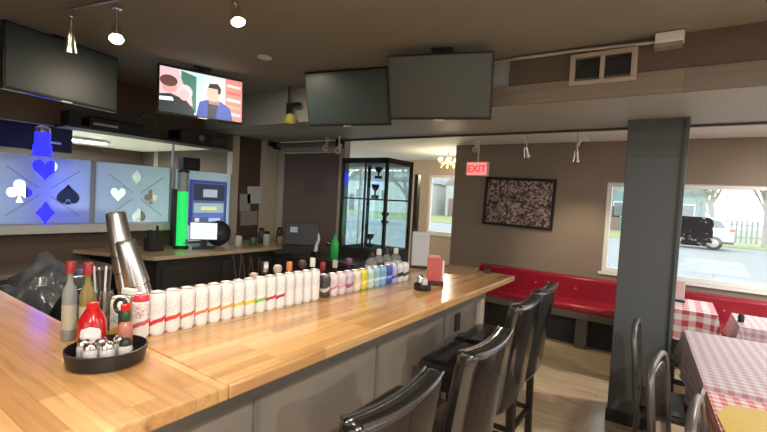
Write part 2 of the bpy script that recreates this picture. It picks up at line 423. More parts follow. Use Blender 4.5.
def suit_panel(y0, y1, z0, z1, label, suits, size):
    t = thing('frosted_glass_panel', label, 'glass panel', (-4.5, (y0 + y1) / 2, z0), 0, 'frosted glass panels above the back ledge')
    w, h = y1 - y0, z1 - z0
    cut_plate('frosted_sheet', [(-w / 2, 0), (w / 2, 0), (w / 2, h), (-w / 2, h)], [suit(k, x, y, size) for k, x, y in suits], .008, M_frost, t)
    for sy in (-1, 1):
        MB().span((-.015, sy * w / 2 - .008, 0), (.015, sy * w / 2 + .008, h)).build('edge_rail', pm((.35, .39, .41), .4, .3, name='rail_grey'), t)
    eg = pm((.30, .34, .36), .4, name='etched_line')
    cx, cz = suits[0][1], (suits[1][2] + suits[2][2]) / 2
    for a in (.66, PI - .66):
        for sg in (-1, 1):
            L0, L1 = .05, .33
            m = Matrix.Translation((0.007, cx, cz)) @ Matrix.Rotation(a, 4, 'X')
            MB().box((0, sg * (L0 + L1) / 2, 0), (.002, L1 - L0, .006), M=m).build('etched_line', eg, t)
    return t
def SP(y0, y1, label, suits, size=.19): return suit_panel(y0, y1, 1.205, 1.785, label, suits, size)
SP(1.03, 1.74, 'frosted glass panel glowing blue, with club and dark spade cutouts', [('heart', .0, .46), ('club', -.17, .28), ('spade', .175, .27), ('diamond', .01, .095)])
SP(1.765, 2.49, 'frosted white glass panel with card suits above the steel tins', [('diamond', .02, .46), ('heart', -.15, .27), ('club', .165, .27), ('spade', .05, .085)], .15)
t = thing('frosted_glass_panel', 'plain frosted glass panel behind the green beer tower', 'glass panel', (-4.5, 2.89, .98), 0, 'frosted glass panels above the back ledge')
MB().span((-.005, -.35, 0), (.005, .35, .80)).build('frosted_sheet', M_frost, t)
for sy in (-1, 1): MB().span((-.015, sy * .355 - .008, 0), (.015, sy * .355 + .008, .80)).build('edge_rail', pm((.35, .39, .41), .4, .3, name='rail_grey'), t)

# blue LED column and lamp in the rear room
t = thing('light_column', 'tall blue glowing light column behind the frosted glass', 'light', (-4.85, 1.47, 0))
MB().lathe([(.10, 0), (.10, .9), (.07, .92)], 20).build('base', M_black, t, smooth=True)
MB().lathe([(.095, .92), (.095, 1.78), (.07, 1.82), (.07, 1.9), (.06, 1.92), (.06, 2.02)], 20).build('glow_tube', emit((.012, .012, 1.), 2.2, 'blue_led'), t, smooth=True)
MB().lathe([(.06, 2.02), (.06, 2.06), (.02, 2.09)], 20).build('cap', M_chrome, t, smooth=True)
light('blue_glow', 'POINT', (.0, -.0, 1.5), 1.6, (.06, .06, 1.), t, .06).location = (.17, -.02, 1.5)
for i, (x, y, lab) in enumerate([(-6.9, 2.35, 'bright strip light on the rear room ceiling above the glass panels')]):
    t = thing('strip_light', lab, 'light', (x, y, 2.19))
    MB().span((-.14, -.5, -.03), (.14, .5, 0)).build('housing', M_white, t)
    MB().span((-.11, -.46, -.042), (.11, .46, -.03)).build('diffuser', emit((.93, .98, 1.), 9, 'tube_white'), t)
    light('strip_glow', 'AREA', (0, 0, -.055), 105, (.84, 1., .97), t, .22, shape=.9, target=(0, 0, -1))
t = thing('gaming_cabinet', 'dark cabinet standing behind the frosted glass panels', 'cabinet', (-5.6, 1.85, 0))
MB().span((-.25, -.22, 0), (.25, .22, 1.62)).build('body', M_blackm, t, bevel=.01); MB().span((.25, -.17, 1.1), (.256, .17, 1.5)).build('screen', pm((.05, .07, .09), .2, name='dim_screen'), t)

# ------------------------------------------------------------------ gear in the dark band over the panels
t = thing('header_box', 'long black box hung in the rear room above the blue glass panel', 'box', (-5.35, 1.50, 1.88))
MB().span((-.06, -.60, 0), (.06, .36, .32)).build('body', M_blackm, t, bevel=.006); MB().span((.06, .06, .08), (.064, .26, .10)).build('label_strip', M_white, t)
solo('wall_shelf', MB().span((-4.5, 1.44, 2.045), (-4.23, 3.05, 2.065)), M_dark, 'dark narrow wall shelf carrying the black boxes under the televisions', 'shelf')
t = thing('wall_speaker', 'small black speaker under the big dark television', 'speaker', (-4.40, 1.53, 2.066))
MB().span((-.08, -.05, 0), (.1, .05, .13)).build('body', M_black, t, bevel=.008); MB().span((.1, -.04, .01), (.104, .04, .09)).build('grille', M_blackm, t)
t = thing('sound_bar', 'long black sound bar on the bulkhead under the big dark television', 'speaker', (-4.38, 1.86, 2.066))
MB().span((-.10, -.23, 0), (.1, .23, .10)).build('body', M_black, t, bevel=.01); MB().span((.1, -.2, .03), (.104, .0, .05)).build('label_strip', pm((.45, .45, .43), .5), t)
t = thing('receiver', 'flat black receiver box below the lit television', 'receiver', (-4.355, 2.73, 2.066))
MB().span((-.14, -.28, 0), (.1, .28, .12)).build('body', M_black, t, bevel=.006); MB().cyl((.1, -.05, .06), (.115, -.05, .06), .03).build('dial', pm((.25, .25, .26), .3, .6), t)
MB().span((.1, .08, .03), (.102, .24, .08)).build('display', pm((.06, .06, .07), .2), t)
t = thing('small_speaker', 'small black box speaker on top of the plain frosted glass', 'speaker', (-4.5, 2.70, 1.781))
MB().span((-.06, -.1, 0), (.06, .1, .14)).build('body', M_blackm, t, bevel=.008); MB().lathe([(.045, 0), (.045, .006)], 16, M=Matrix.Translation((.06, 0, .07)) @ Matrix.Rotation(PI / 2, 4, 'Y')).build('cone', M_black, t)
solo('conduit_pipe', MB().cyl((-4.50, 2.5125, 1.205), (-4.50, 2.5125, 2.06), .012), pm((.6, .6, .6), .5, name='grey_pipe'), 'pale vertical conduit pipe between the frosted panels left of the beer tower', 'pipe', smooth=True)
w = MB()
for k in range(3):
    w.tube([(-4.42 + .01 * k, 2.18 + (.075 + .01 * k) * math.cos(a), 2.22 - .02 * k + (.075 + .008 * k) * math.sin(a)) for a in [2 * PI * j / 20 for j in range(20)]], .006, 6, True)
solo('cable_coil', w, pm((.10, .10, .10), .5, name='cable'), 'looped grey cable coil hanging below the lit television', 'cable', smooth=True)
t = thing('security_sensor', 'small black wall sensor high beside the mauve door', 'sensor', (-4.5, 3.81, 2.17))
MB().span((0, -.05, 0), (.03, .05, .12)).build('plate', M_beige, t, bevel=.004); MB().span((.03, -.035, .02), (.06, .035, .1)).build('lens_block', M_black, t, bevel=.006)

t = thing('roller_blind', 'rolled grey blind between black brackets above the mauve door', 'blind', (-3.9, 3.93, 2.185))
MB().cyl((-.52, -.03, .03), (.54, -.03, .03), .032).build('roll', pm((.20, .18, .165), .6, name='blind_cloth'), t, smooth=True)
for x in (-.54, .56): MB().span((x - .03, -.075, -.02), (x + .03, .02, .075)).build('bracket', M_black, t, bevel=.004)

# ------------------------------------------------------------------ televisions
def tv(loc, yaw, tilt, w, h, label, cat='television', screen=M_screen, drop=None):
    n = Vector((math.sin(yaw), -math.cos(yaw), 0))
    t = thing('television', label, cat, loc, yaw, 'televisions hung from the ceiling')
    R = Matrix.Rotation(tilt, 4, 'X')     # top edge leans forward (towards -Y local)
    def P(mb, nm, m, **kw): 
        mb.bm.transform(R); return mb.build(nm, m, t, **kw)
    P(MB().span((-w / 2, 0, -h / 2), (w / 2, .045, h / 2)), 'bezel', M_black, bevel=.006)
    P(MB().span((-w / 2 + .012, -.003, -h / 2 + .02), (w / 2 - .012, .001, h / 2 - .012)), 'screen', screen)
    P(MB().span((-w / 4, .045, -h / 3.2), (w / 4, .085, h / 5)), 'rear_housing', M_blackm, bevel=.01)
    P(MB().span((-.035, -.006, -h / 2 - .006), (.035, .004, -h / 2 + .004)), 'sensor_strip', pm((.5, .5, .5), .3, .5), bevel=.001)
    top = ZC - loc[2] if drop is None else drop
    MB().cyl((0, .10, -.02), (0, .10, top), .022).box((0, .075, 0), (.2, .06, .14)).box((0, .10, top - .008), (.14, .14, .016)).build('ceiling_mount', M_black, t)
    return t, R
rd = math.radians
tv((-3.545, 1.204, 2.346), rd(102.4), rd(-1.1) + .0, .74, .422, 'large dark television at the far left, hung over the back counter')
t, R = tv((-3.238, 2.04, 2.348), rd(71.1), rd(-4.4), .662, .382, 'lit television showing two people talking')
# the broadcast picture, in the plane of the screen
def scr(poly, nm, col, lay, e=.85):
    w, h = .662 - .026, .382 - .034
    mb = MB(); vs = [mb.bm.verts.new((-w / 2 + x * w, -.0035 - lay * .0004, -.178 + (1 - y) * h)) for x, y in poly]
    mb.bm.faces.new(vs); mb.bm.transform(R)
    return mb.build(nm, emit(col, e, 'broadcast'), t)
def ell(cx, cy, rx, ry, n=20): return [(cx + rx * math.cos(2 * PI * k / n), cy + ry * math.sin(2 * PI * k / n)) for k in range(n)]
scr([(0, 0), (1, 0), (1, 1), (0, 1)], 'picture_ground', (.50, .60, .58), 1)
scr([(.24, .02), (.42, .1), (.42, .95), (.24, .8)], 'picture_door', (.05, .16, .13), 2)
scr([(.42, .02), (.5, .0), (.5, 1), (.42, 1)], 'picture_wall', (.45, .75, .68), 2)
scr([(.78, .0), (1, 0), (1, 1), (.78, 1)], 'picture_shelf', (.55, .20, .17), 2)
for k in range(5): scr([(.80, .12 + .17 * k), (.98, .14 + .17 * k), (.98, .2 + .17 * k), (.80, .19 + .17 * k)], 'picture_book', [(.8, .55, .5), (.6, .1, .1), (.8, .75, .7), (.7, .3, .2), (.3, .5, .7)][k], 3)
scr([(0, 0), (.2, 0), (.26, .3), (.36, .55), (.38, .8), (.0, .75)], 'picture_pink', (.75, .42, .46), 3)
scr([(0, .62), (.12, .58), (.3, .68), (.4, .9), (.4, 1), (0, 1)], 'picture_coat', (.02, .03, .035), 4)
scr(ell(.29, .50, .085, .17), 'picture_pale_hair', (.62, .50, .52), 5); scr(ell(.275, .57, .06, .13), 'picture_pale_face', (.70, .38, .40), 6)
scr(ell(.11, .42, .085, .15), 'picture_head', (.55, .28, .25), 4); scr(ell(.1, .30, .1, .13), 'picture_hair', (.10, .045, .04), 5); scr([(.0, .68), (.14, .66), (.16, .74), (0, .76)], 'picture_collar', (.9, .9, .9), 5)
scr([(.42, 1), (.46, .66), (.56, .58), (.72, .58), (.84, .7), (.88, 1)], 'picture_jacket', (.035, .07, .32), 4)
scr([(.56, .6), (.7, .6), (.66, 1), (.56, 1)], 'picture_shirt', (.015, .02, .05), 5)
scr([(.56, .52), (.70, .52), (.70, .68), (.57, .68)], 'picture_neck', (.58, .30, .26), 5)
scr(ell(.625, .42, .082, .19), 'picture_face', (.72, .38, .32), 6)
scr([(.56, .3), (.58, .2), (.68, .17), (.725, .28), (.715, .42), (.685, .4), (.68, .3)], 'picture_dark_hair', (.015, .012, .012), 7)
tv((-2.21, 2.625, 2.362), rd(12.1), rd(13.7), .735, .432, 'smaller blank television hung left of the biggest blank one')
tv((-1.30, 2.46, 2.314), rd(18.), rd(21.8), .672, .412, 'biggest blank television hung over the middle of the bar')
# yellow clip gadget hanging beside the televisions
t = thing('clip_lamp', 'small yellow clip lamp hanging by the blank televisions', 'lamp', (-3.0, 2.78, 2.25))
MB().lathe([(.055, 0), (.05, .05), (.025, .075)], 16).build('shade', pm((.36, .35, .07), .5, name='yellow_shade'), t, smooth=True, rot=(.3, .35, 0))
MB().box((-.02, 0, .12), (.04, .04, .10)).box((.03, .02, .16), (.14, .03, .03)).cyl((-.03, 0, .12), (-.03, 0, .33), .01).build('clip', M_black, t)

# ------------------------------------------------------------------ ceiling lights
def spot_head(name, label, loc, aim, lit, stem, group, energy=0, col=(1, .80, .55), parent_len=.14, cone=75, mat=M_chrome):
    t = thing(name, label, 'spotlight', loc, 0, group)
    d = (Vector(aim) - Vector(loc)).normalized()
    q = d.to_track_quat('Z', 'Y').to_matrix().to_4x4()
    MB().cyl((0, 0, 0), (0, 0, stem), .009).box((0, 0, stem), (.04, .04, .02)).build('stem', mat, t)
    MB().lathe([(.014, -.06), (.022, -.04), (.026, .01), (.038, .06), (.035, .06), (.023, .01), (.0, .005)], 18, M=q, caps=False).build('housing', mat, t, smooth=True)
    MB().lathe([(.029, .04), (.025, .052), (.01, .057)], 16, M=q).build('bulb', M_bulb if lit else pm((.5, .48, .42), .3, name='dull_bulb'), t, smooth=True)
    if lit and energy: light('spot_beam', 'SPOT', tuple(d * .09), energy, col, t, .04, cone, tuple(d * 2), .8)
    return t
G1 = 'spot heads on the ceiling tracks'
solo('track_rail', MB().tube([(-2.90, .965, 2.545), (-2.50, 1.045, 2.545), (-2.0, 1.10, 2.545)], .011, 8).cyl((-2.55, 1.035, 2.545), (-2.55, 1.035, ZC), .02).cyl((-2.0, 1.10, 2.545), (-2.0, 1.10, ZC), .02), M_chrome, 'slim chrome track rail on the ceiling at top left', 'track rail', smooth=True)
spot_head('spotlight', 'unlit chrome spot head at the left end of the track rail', (-2.96, 1.02, 2.395), (-3.3, 1.15, 1.2), False, .15, G1)
spot_head('spotlight', 'glowing chrome spot head on the track rail at upper left', (-2.58, 1.10, 2.415), (-1.7, .75, 1.0), True, .13, G1, 22)
spot_head('spotlight', 'glaring spot head on the ceiling above the right end of the lit television', (-1.91, 1.37, 2.49), (-1.25, 1.3, 1.0), True, .09, G1, 30)
def downlight(label, loc, energy, lit=True, col=(1, .83, .62), r=.06):
    t = thing('recessed_downlight', label, 'light', loc, 0, 'recessed ceiling downlights')
    MB().lathe([(r, 0), (r + .02, 0), (r + .02, -.008), (r, -.008)], 24).build('trim_ring', M_white, t, smooth=True)
    MB().lathe([(r, -.003), (.001, -.004)], 24, caps=False).build('lens', emit(col, 6 if lit else .6, 'lens'), t)
    if lit: light('downlight_beam', 'AREA', (0, 0, -.02), energy, col, t, r * 2, target=(0, 0, -1))
    return t
downlight('small recessed downlight in the ceiling, right of the lit television', (-2.57, 2.105, ZC), 7, True, r=.032)
downlight('added fill downlight, out of view, over the near corner of the bar', (-1.0, .35, ZC), 9)  # unseen lamp added to light the bar corner
downlight('added fill downlight, out of view, over the near leg of the bar', (-2.3, -.2, ZC), 9)  # also added out of view, lights the bar leg
downlight('added fill downlight, out of view, just behind the viewer', (.9, .1, ZC), 42, col=(1, .95, .88))  # unseen fill lamp, added to lift the ambient light
downlight('added fill downlight, out of view, far behind the bar stools', (.9, -1.4, ZC), 42, col=(1, .95, .88))  # added fill at the unseen rear of the room
downlight('added fill downlight, out of view, over the tables at far right', (2.2, 1.8, ZC), 42, col=(1, .95, .88))  # off-frame lamp added to brighten the table side
downlight('added fill downlight, out of view, in the dining room at far right', (1.7, 4.7, 2.42), 42, col=(1, .95, .88))  # off-frame lamp added to brighten the far dining room
G2 = 'spot heads in the dining room'
spot_head('spotlight', 'unlit dining room spot head above the framed picture', (-1.395, 4.8, 2.19), (-1.3, 5.6, 1.0), False, .23, G2)
t = spot_head('spotlight', 'lit dining room spot head right of the framed picture', (-.875, 4.8, 2.14), (-.95, 5.6, .9), True, .28, G2, 22)
MB().tube([(.005, 0, .10), (.025, 0, .16), (.075, 0, .18), (.105, 0, .15)], .012, 8).cyl((.045, 0, .17), (.045, 0, .28), .008).build('bracket_arm', M_white, t, smooth=True)
spot_head('spotlight', 'pale little spot head over the exit sign', (-2.18, 5.25, 2.31), (-2.0, 4.2, 1.6), False, .11, G2, mat=M_white)
spot_head('spotlight', 'pale little spot head in front of the mauve door top', (-3.42, 3.75, 2.17), (-3.0, 2.9, 1.2), False, .09, 'spot heads by the door', mat=M_white)
spot_head('spotlight', 'white little spot head beside the glass display cabinet top', (-3.18, 3.7, 2.13), (-2.9, 2.9, 1.2), False, .13, 'spot heads by the door', mat=M_white)

# exit sign
t = thing('exit_sign', 'glowing red exit sign hanging near the taupe wall', 'exit sign', (-2.17, 5.3, 1.95))
MB().span((-.15, 0, 0), (.15, .06, .185)).build('housing', pm((.72, .66, .52), .5, name='cream_housing'), t, bevel=.005)
MB().span((-.135, -.004, .012), (.135, 0, .173)).build('face', emit((1., .24, .22), .75, 'exit_face'), t)
tx = bpy.data.curves.new('letters', 'FONT'); tx.body = 'EXIT'; tx.size = .125; tx.extrude = .002; tx.offset = .003; tx.align_x = 'CENTER'
to = bpy.data.objects.new('letters', tx); C.objects.link(to); bpy.context.view_layer.update()
me = bpy.data.meshes.new_from_object(to.evaluated_get(bpy.context.evaluated_depsgraph_get())); bpy.data.objects.remove(to)
me.transform(Matrix.Rotation(PI / 2, 4, 'X')); me.materials.clear(); me.materials.append(emit((1., .02, .03), 1.6, 'exit_red'))
lo = bpy.data.objects.new('lettering', me); C.objects.link(lo); lo.parent = t; lo.location = (0, -.007, .05)
MB().cyl((0, .03, .185), (0, .03, .47), .009).build('hanger', M_white, t)
# vent and emergency box on the soffit
t = thing('air_vent', 'tan framed return air vent on the soffit face', 'vent', (-.41, 2.85, 2.435))
fv = MB().span((-.18, -.03, -.095), (.18, .012, -.07)).span((-.18, -.03, .07), (.18, .012, .095)).span((-.18, -.03, -.07), (-.15, .012, .07)).span((.15, -.03, -.07), (.18, .012, .07)).span((-.012, -.03, -.07), (.012, .012, .07))
fv.build('frame', pm((.40, .34, .26), .6, var=.1, name='tan_frame'), t, bevel=.003)
sl = MB()
for k in range(9): sl.box((0, -.002, -.06 + .015 * k), (.31, .012, .003), M=None)
sl.build('louvre', pm((.06, .055, .05), .6), t)
MB().span((-.155, .004, -.075), (.155, .01, .075)).build('backing', M_blackm, t)
t = thing('junction_box', 'white junction box where the conduit meets the soffit top', 'junction box', (-.08, 2.835, 2.525))
MB().span((-.07, -.05, -.005), (.065, .025, .05)).build('cover', M_white, t, bevel=.005); MB().span((-.072, -.045, -.03), (.06, .025, -.005)).build('base', pm((.25, .24, .22), .6), t)
solo('conduit_tube', MB().tube([(-1.12, 2.848, 2.565), (-.6, 2.848, 2.56), (-.15, 2.846, 2.545)], .011, 8), pm((.45, .44, .41), .4, .4, name='emt'), 'thin grey conduit along the soffit top left of the junction box', 'conduit', smooth=True)

# ------------------------------------------------------------------ bar
c1, c2 = (.63, .375, .155), (.41, .21, .078)
W_bar = wood_mat(c1, c2, 'Y', name='block_long'); W_leg = wood_mat(c1, c2, 'X', name='block_short', stave=.06, length=.5)
ZB = 1.07
solo('butcher_block_worktop', MB().span((-1.62, .694, ZB - .04), (-.93, 3.125, ZB)), W_bar, 'long honey-coloured butcher block bar top running towards the dining room', 'bar top', bevel=.006)
solo('butcher_block_worktop', MB().prism([(-.93, -.35), (-.93, .692), (-1.62, .692), (-1.66, .62), (-4.1, .62), (-4.1, -.35)], ZB - .04, ZB), W_leg, 'corner butcher block bar top under the condiment tray at lower left', 'bar top', bevel=.006)
bb = thing('bar_counter', 'grey-brown panelled bar front below the butcher block', 'bar', (-1.13, 0, 0))
M_bf = pm((.215, .18, .145), .5, var=.10, scale=3, name='bar_front'); M_bf2 = pm((.16, .145, .125), .5, var=.08, scale=3, name='bar_apron')
MB().span((-.37, -.2, 0), (0, 3.0, ZB - .041)).build('carcass', M_bf, bb)
MB().span((.0, -.2, .90), (.035, 3.0, ZB - .041)).build('apron', M_bf2, bb, bevel=.003)
for y in (.35, .95, 1.67, 2.40): MB().span((.0, y - .012, .09), (.008, y + .012, .90)).build('joint_strip', M_bf2, bb)
MB().span((-.01, 2.93, 0), (.03, 3.0, .90)).build('end_post', pm((.50, .44, .35), .5, name='post_cream'), bb, bevel=.004)
MB().span((.0, -.2, 0), (.012, 2.93, .09)).build('kick_board', M_dark, bb)
MB().span((0, 2.55, .74), (.010, 2.62, .86)).build('outlet_plate', M_blackm, bb, bevel=.002)
MB().span((-2.9, -.2, 0), (-.37, .5, ZB - .041)).build('leg_carcass', M_dark, bb)
# underbar shelf with the speed rail
t = thing('underbar_shelf', 'dark steel underbar shelf behind the row of cans', 'shelf', (-1.80, 1.9, 0))
MB().span((-.2, -1.1, .80), (.16, 1.2, .84)).build('top', pm((.05, .05, .05), .4, .6, name='dark_steel'), t, bevel=.004)
for sx in (-.17, .13):
    for sy in (-1.05, 1.15): MB().cyl((sx, sy, 0), (sx, sy, .80), .02).build('leg', M_black, t)
MB().span((-.21, -1.1, .84), (-.20, 1.2, .93)).build('front_rail', M_black, t)

# cans on the bar
slim = [(.019, 0), (.0235, .006), (.026, .014), (.026, .132), (.0245, .141), (.0215, .147)]
short = [(.021, 0), (.026, .006), (.0288, .013), (.0288, .098), (.027, .106), (.0235, .112)]
def lidprof(p):
    r, z = p[-1]; return [(r, z - .001), (r + .0015, z), (r + .0015, z + .003), (r - .001, z + .003), (r - .002, z - .001), (.001, z - .001)]
def can(x, y, rz, prof, mat, label, grp, lidm=M_alu):
    t = thing('drink_can', label, 'can', (x, y, ZB), rz, grp)
    MB().lathe(prof, 22).build('can_body', mat, t, smooth=True)
    MB().lathe(lidprof(prof), 22, caps=False).build('can_lid', lidm, t, smooth=True)
W = (.76, .75, .73)
slim_spec = [
    ('pale teal and yellow slim can behind the round tray', W, (.65, .50, .04), None, .24, .22, (.15, .45, .50)),
    ('white slim can with a red top, nearest the round tray', W, (.60, .10, .14), (.60, .02, .05), .30, .10, (.55, .25, .3)),
    ('white slim can with crimson wave, right of the red-topped can', W, (.62, .03, .05), None, .30, .10, None),
    ('white slim can with scarlet wave, second after the red-topped can', W, (.66, .06, .04), None, .31, .10, None),
    ('white slim can with vermilion wave, third after the red-topped can', W, (.70, .13, .05), None, .31, .09, None),
    ('white slim can with coral orange wave, fourth after the red-topped can', W, (.72, .20, .08), None, .31, .08, None),
    ('white slim can with orange wave, just left of the amber one', W, (.72, .28, .06), None, .32, .08, None),
    ('white slim can with amber wave, just left of the golden yellow one', W, (.72, .38, .05), None, .32, .08, None),
    ('white slim can with golden yellow wave, between the amber and lemon ones', W, (.72, .48, .04), None, .32, .09, None),
    ('white slim can with lemon yellow wave, just left of the green one', W, (.68, .56, .05), None, .32, .10, None),
    ('white slim can with green wave, the only green one in the row', W, (.22, .52, .06), None, .32, .10, None),
    ('white slim can with dark pink wave, right of the green one', W, (.50, .02, .09), None, .32, .09, None),
    ('white slim can with purple-red wave, left of the plain white cans', W, (.46, .015, .08), None, .33, .09, None),
    ('plain white slim can, first after the coloured waves', W, (.72, .70, .70), None, .3, .05, None),
    ('plain white slim can, second after the coloured waves', W, (.70, .72, .75), None, .3, .05, None),
    ('plain white slim can, third after the coloured waves', W, (.70, .74, .76), None, .3, .05, None),
    ('plain white slim can, last before the shorter cans', W, (.74, .72, .68), None, .3, .05, None),
]
for i, (lab, b, band, top, bz, bw, scb) in enumerate(slim_spec):
    y = .652 if i == 0 else .717 + .0538 * (i - 1)
    x = -1.452 + .026 * (y - .65) / .8
    can(x, y, -.6 + random.uniform(-.15, .15), slim, can_mat(b, band, bz + .05, .10, bw, scb or (.58, .57, .57), top=top), lab, 'tall slim cans lined up on the bar')
short_spec = [
    ('dark patterned short can, first after the tall slim cans', (.06, .05, .05), (.55, .5, .48), .15),
    ('white and pink short can, second of the short ones', (.74, .66, .66), (.62, .22, .28), .12),
    ('pale pink short can right of the white and pink one', (.72, .62, .64), (.60, .34, .42), .14),
    ('lilac patterned short can left of the cream one', (.62, .50, .58), (.30, .10, .20), .18),
    ('cream short can left of the yellow one', (.76, .70, .60), (.70, .55, .45), .1),
    ('bright yellow short can in the row', (.68, .60, .05), (.76, .72, .30), .14),
    ('pale mint short can right of the yellow one', (.50, .66, .60), (.70, .74, .70), .14),
    ('pale aqua short can right of the mint one', (.28, .52, .64), (.66, .74, .76), .14),
    ('sky blue short can left of the deep blue one', (.20, .42, .66), (.60, .70, .78), .12),
    ('deep blue short can in the row', (.03, .09, .42), (.30, .40, .70), .14),
    ('lavender and blue short can right of the deep blue one', (.52, .46, .68), (.12, .12, .45), .16),
    ('white and black short can, last but one in the row', (.72, .73, .74), (.03, .03, .04), .22),
    ('white and black short can at the far end of the row', (.74, .74, .74), (.04, .04, .05), .18),
]
for i, (lab, b, band, bw) in enumerate(short_spec):
    y = 1.60 + .0592 * i
    can(-1.424 + .034 * (y - 1.6) / .7, y, random.uniform(-.8, .1), short, can_mat(b, band, .40, .15, bw, [c * .6 for c in b]), lab, 'shorter cans lined up on the bar')

# bottles on the underbar shelf behind the cans (necks show over the cans)
bot_wide = [(.030, 0), (.034, .01), (.034, .268), (.030, .288), (.017, .302), (.016, .312)]
bot = [(.030, 0), (.034, .01), (.034, .20), (.030, .225), (.014, .26), (.013, .30), (.015, .302), (.015, .312)]
def bottle(x, y, z, h, body, capc, label, grp='bottles standing behind the cans', bulb=False, lab_c=None, scale=1.):
    t = thing('bottle', label, 'bottle', (x, y, z), random.uniform(0, 3), grp)
    k = h / .35; cs = max(scale, .85) if scale < 1 else 1 + (scale - 1) * .5
    MB().lathe([(r * scale, zz * k) for r, zz in (bot if scale <= 1 else bot_wide)], 18).build('glass_body', body, t, smooth=True)
    if bulb: MB().lathe([(.012, .300 * k), (.02, .31 * k), (.024, .33 * k), (.02, .347 * k), (.008, .352 * k)], 14).build('pourer', capc, t, smooth=True)
    else: MB().lathe([(.0165 * cs, .30 * k), (.0165 * cs, .345 * k), (.014 * cs, .35 * k)], 14).build('cap', capc, t, smooth=True)
    if lab_c: MB().lathe([(.0347 * scale, (.05 if scale <= 1 else .12) * k), (.0347 * scale, (.16 if scale <= 1 else .262) * k)], 18, caps=False).build('paper_label', pm(lab_c, .6), t, smooth=True)
dg = pm((.03, .022, .012), .12, name='brown_glass'); gg = pm((.02, .05, .02), .12, name='green_glass'); cg = pm((.24, .25, .24), .12, name='pale_glass')
cream = pm((.55, .48, .40), .5); pinkc = pm((.50, .34, .30), .5); orangec = pm((.62, .20, .08), .4); blk = M_black; wht = M_white
rail = [(1.423, 1.166, dg, pinkc, True, None, 'dark bottle with a dusky pink ball pourer, leftmost behind the cans'),
        (1.495, 1.218, dg, M_chrome, False, None, 'dark bottle with a shiny silver spout behind the cans'),
        (1.58, 1.192, dg, cream, True, None, 'dark bottle with a cream ball pourer behind the cans'),
        (1.665, 1.201, gg, orangec, False, None, 'dark bottle with an orange cap behind the plain white cans'),
        (1.765, 1.203, dg, pm((.10, .05, .04), .4), True, None, 'dark bottle with a brown pourer behind the plain white cans'),
        (1.85, 1.208, gg, wht, False, None, 'dark green bottle with a white cap behind the short cans'),
        (1.94, 1.175, pm((.16, .02, .02), .15, name='red_glass'), pm((.3, .02, .03), .4), False, (.5, .06, .07), 'dark red bottle with a red cap behind the pink cans'),
        (2.055, 1.177, dg, cream, False, None, 'brown bottle with a cream cap behind the cream can'),
        (2.195, 1.178, pm((.06, .03, .06), .15), pm((.22, .12, .2), .4), True, None, 'dark bottle with a dull purple pourer behind the blue cans'),
        (2.45, 1.20, cg, blk, False, (.72, .72, .72), 'pale bottle with a black cap, leftmost of the four by the display cabinet'),
        (2.54, 1.215, cg, wht, False, (.05, .05, .05), 'pale bottle with a white cap and black label by the display cabinet'),
        (2.645, 1.208, cg, blk, False, (.75, .75, .74), 'pale bottle with a white label, third of the four by the display cabinet'),
        (2.77, 1.207, cg, wht, False, (.74, .74, .75), 'pale bottle at the right end of the four by the display cabinet')]
for y, top, body, capm, bulb, labc, lab in rail:
    bottle(-1.75, y, .842, top - .842, body, capm, lab, bulb=bulb, lab_c=labc, scale=1.25 if labc and y > 2.4 else 1.)

# round tray of condiments
rt, ft = Vector((.824, .564, 0)), Vector((-.563, .826, 0))
TC = Vector((-1.315, .560, ZB))
def rel(a, b, z=0): v = TC + rt * a + ft * b; return (v.x, v.y, ZB + z)
t = thing('condiment_tray', 'round black condiment tray with a centre handle on the corner bar top', 'tray', tuple(TC))
MB().lathe([(.085, 0), (.096, .006), (.103, .046), (.099, .048), (.091, .010), (.0, .008)], 40, caps=False).build('bowl', M_black, t, smooth=True)
MB().cyl((-.024, .044, .008), (-.024, .044, .135), .006).tube([(-.024 + .017 * math.cos(a) * rt.x, .044 + .017 * math.cos(a) * rt.y, .15 + .02 * math.sin(a)) for a in [2 * PI * k / 16 for k in range(16)]], .006, 8, True).build('handle', M_black, t, smooth=True)
t = thing('ketchup_bottle', 'red ketchup bottle with a white label standing in the tray', 'bottle', rel(-.055, .016, .009), .97)
MB().lathe([(.032, 0), (.036, .006), (.037, .085), (.034, .108), (.022, .13), (.015, .142)], 24).build('bottle_body', pm((.42, .008, .012), .22, var=.08, coat=.3, name='ketchup_red'), t, smooth=True)
MB().lathe([(.016, .139), (.016, .155), (.011, .158)], 20).build('cap', M_redp, t, smooth=True)
def labpatch(r, a0, a1, z0, z1, nm, mat, par, n=12, m=8):
    mb = MB(); g = []
    for j in range(m + 1):
        v = j / m; hw = math.sqrt(max(0., 1 - (2 * v - 1) ** 4))
        g.append([mb.bm.verts.new((r * math.cos((a0 + a1) / 2 + (a1 - a0) / 2 * hw * (2 * i / n - 1)), r * math.sin((a0 + a1) / 2 + (a1 - a0) / 2 * hw * (2 * i / n - 1)), z0 + (z1 - z0) * v)) for i in range(n + 1)])
    for j in range(m):
        for i in range(n): mb.bm.faces.new((g[j][i], g[j][i + 1], g[j + 1][i + 1], g[j + 1][i]))
    bmesh.ops.remove_doubles(mb.bm, verts=mb.bm.verts, dist=1e-6)
    return mb.build(nm, mat, par, smooth=True)
labpatch(.0382, -2.2, -.75, .03, .095, 'label', pm((.66, .62, .60), .5, var=.25, scale=60, name='label_paper'), t)
t = thing('hot_sauce_bottle', 'small hot sauce bottle with red cap and green neck in the tray', 'bottle', rel(.020, .050, .009))
MB().lathe([(.019, 0), (.021, .004), (.021, .07), (.018, .085), (.010, .098)], 18).build('bottle_body', pm((.42, .15, .10), .2, name='sauce'), t, smooth=True)
MB().lathe([(.0115, .096), (.0135, .10), (.0135, .125), (.011, .128)], 16).build('neck_wrap', pm((.015, .06, .02), .4), t, smooth=True)
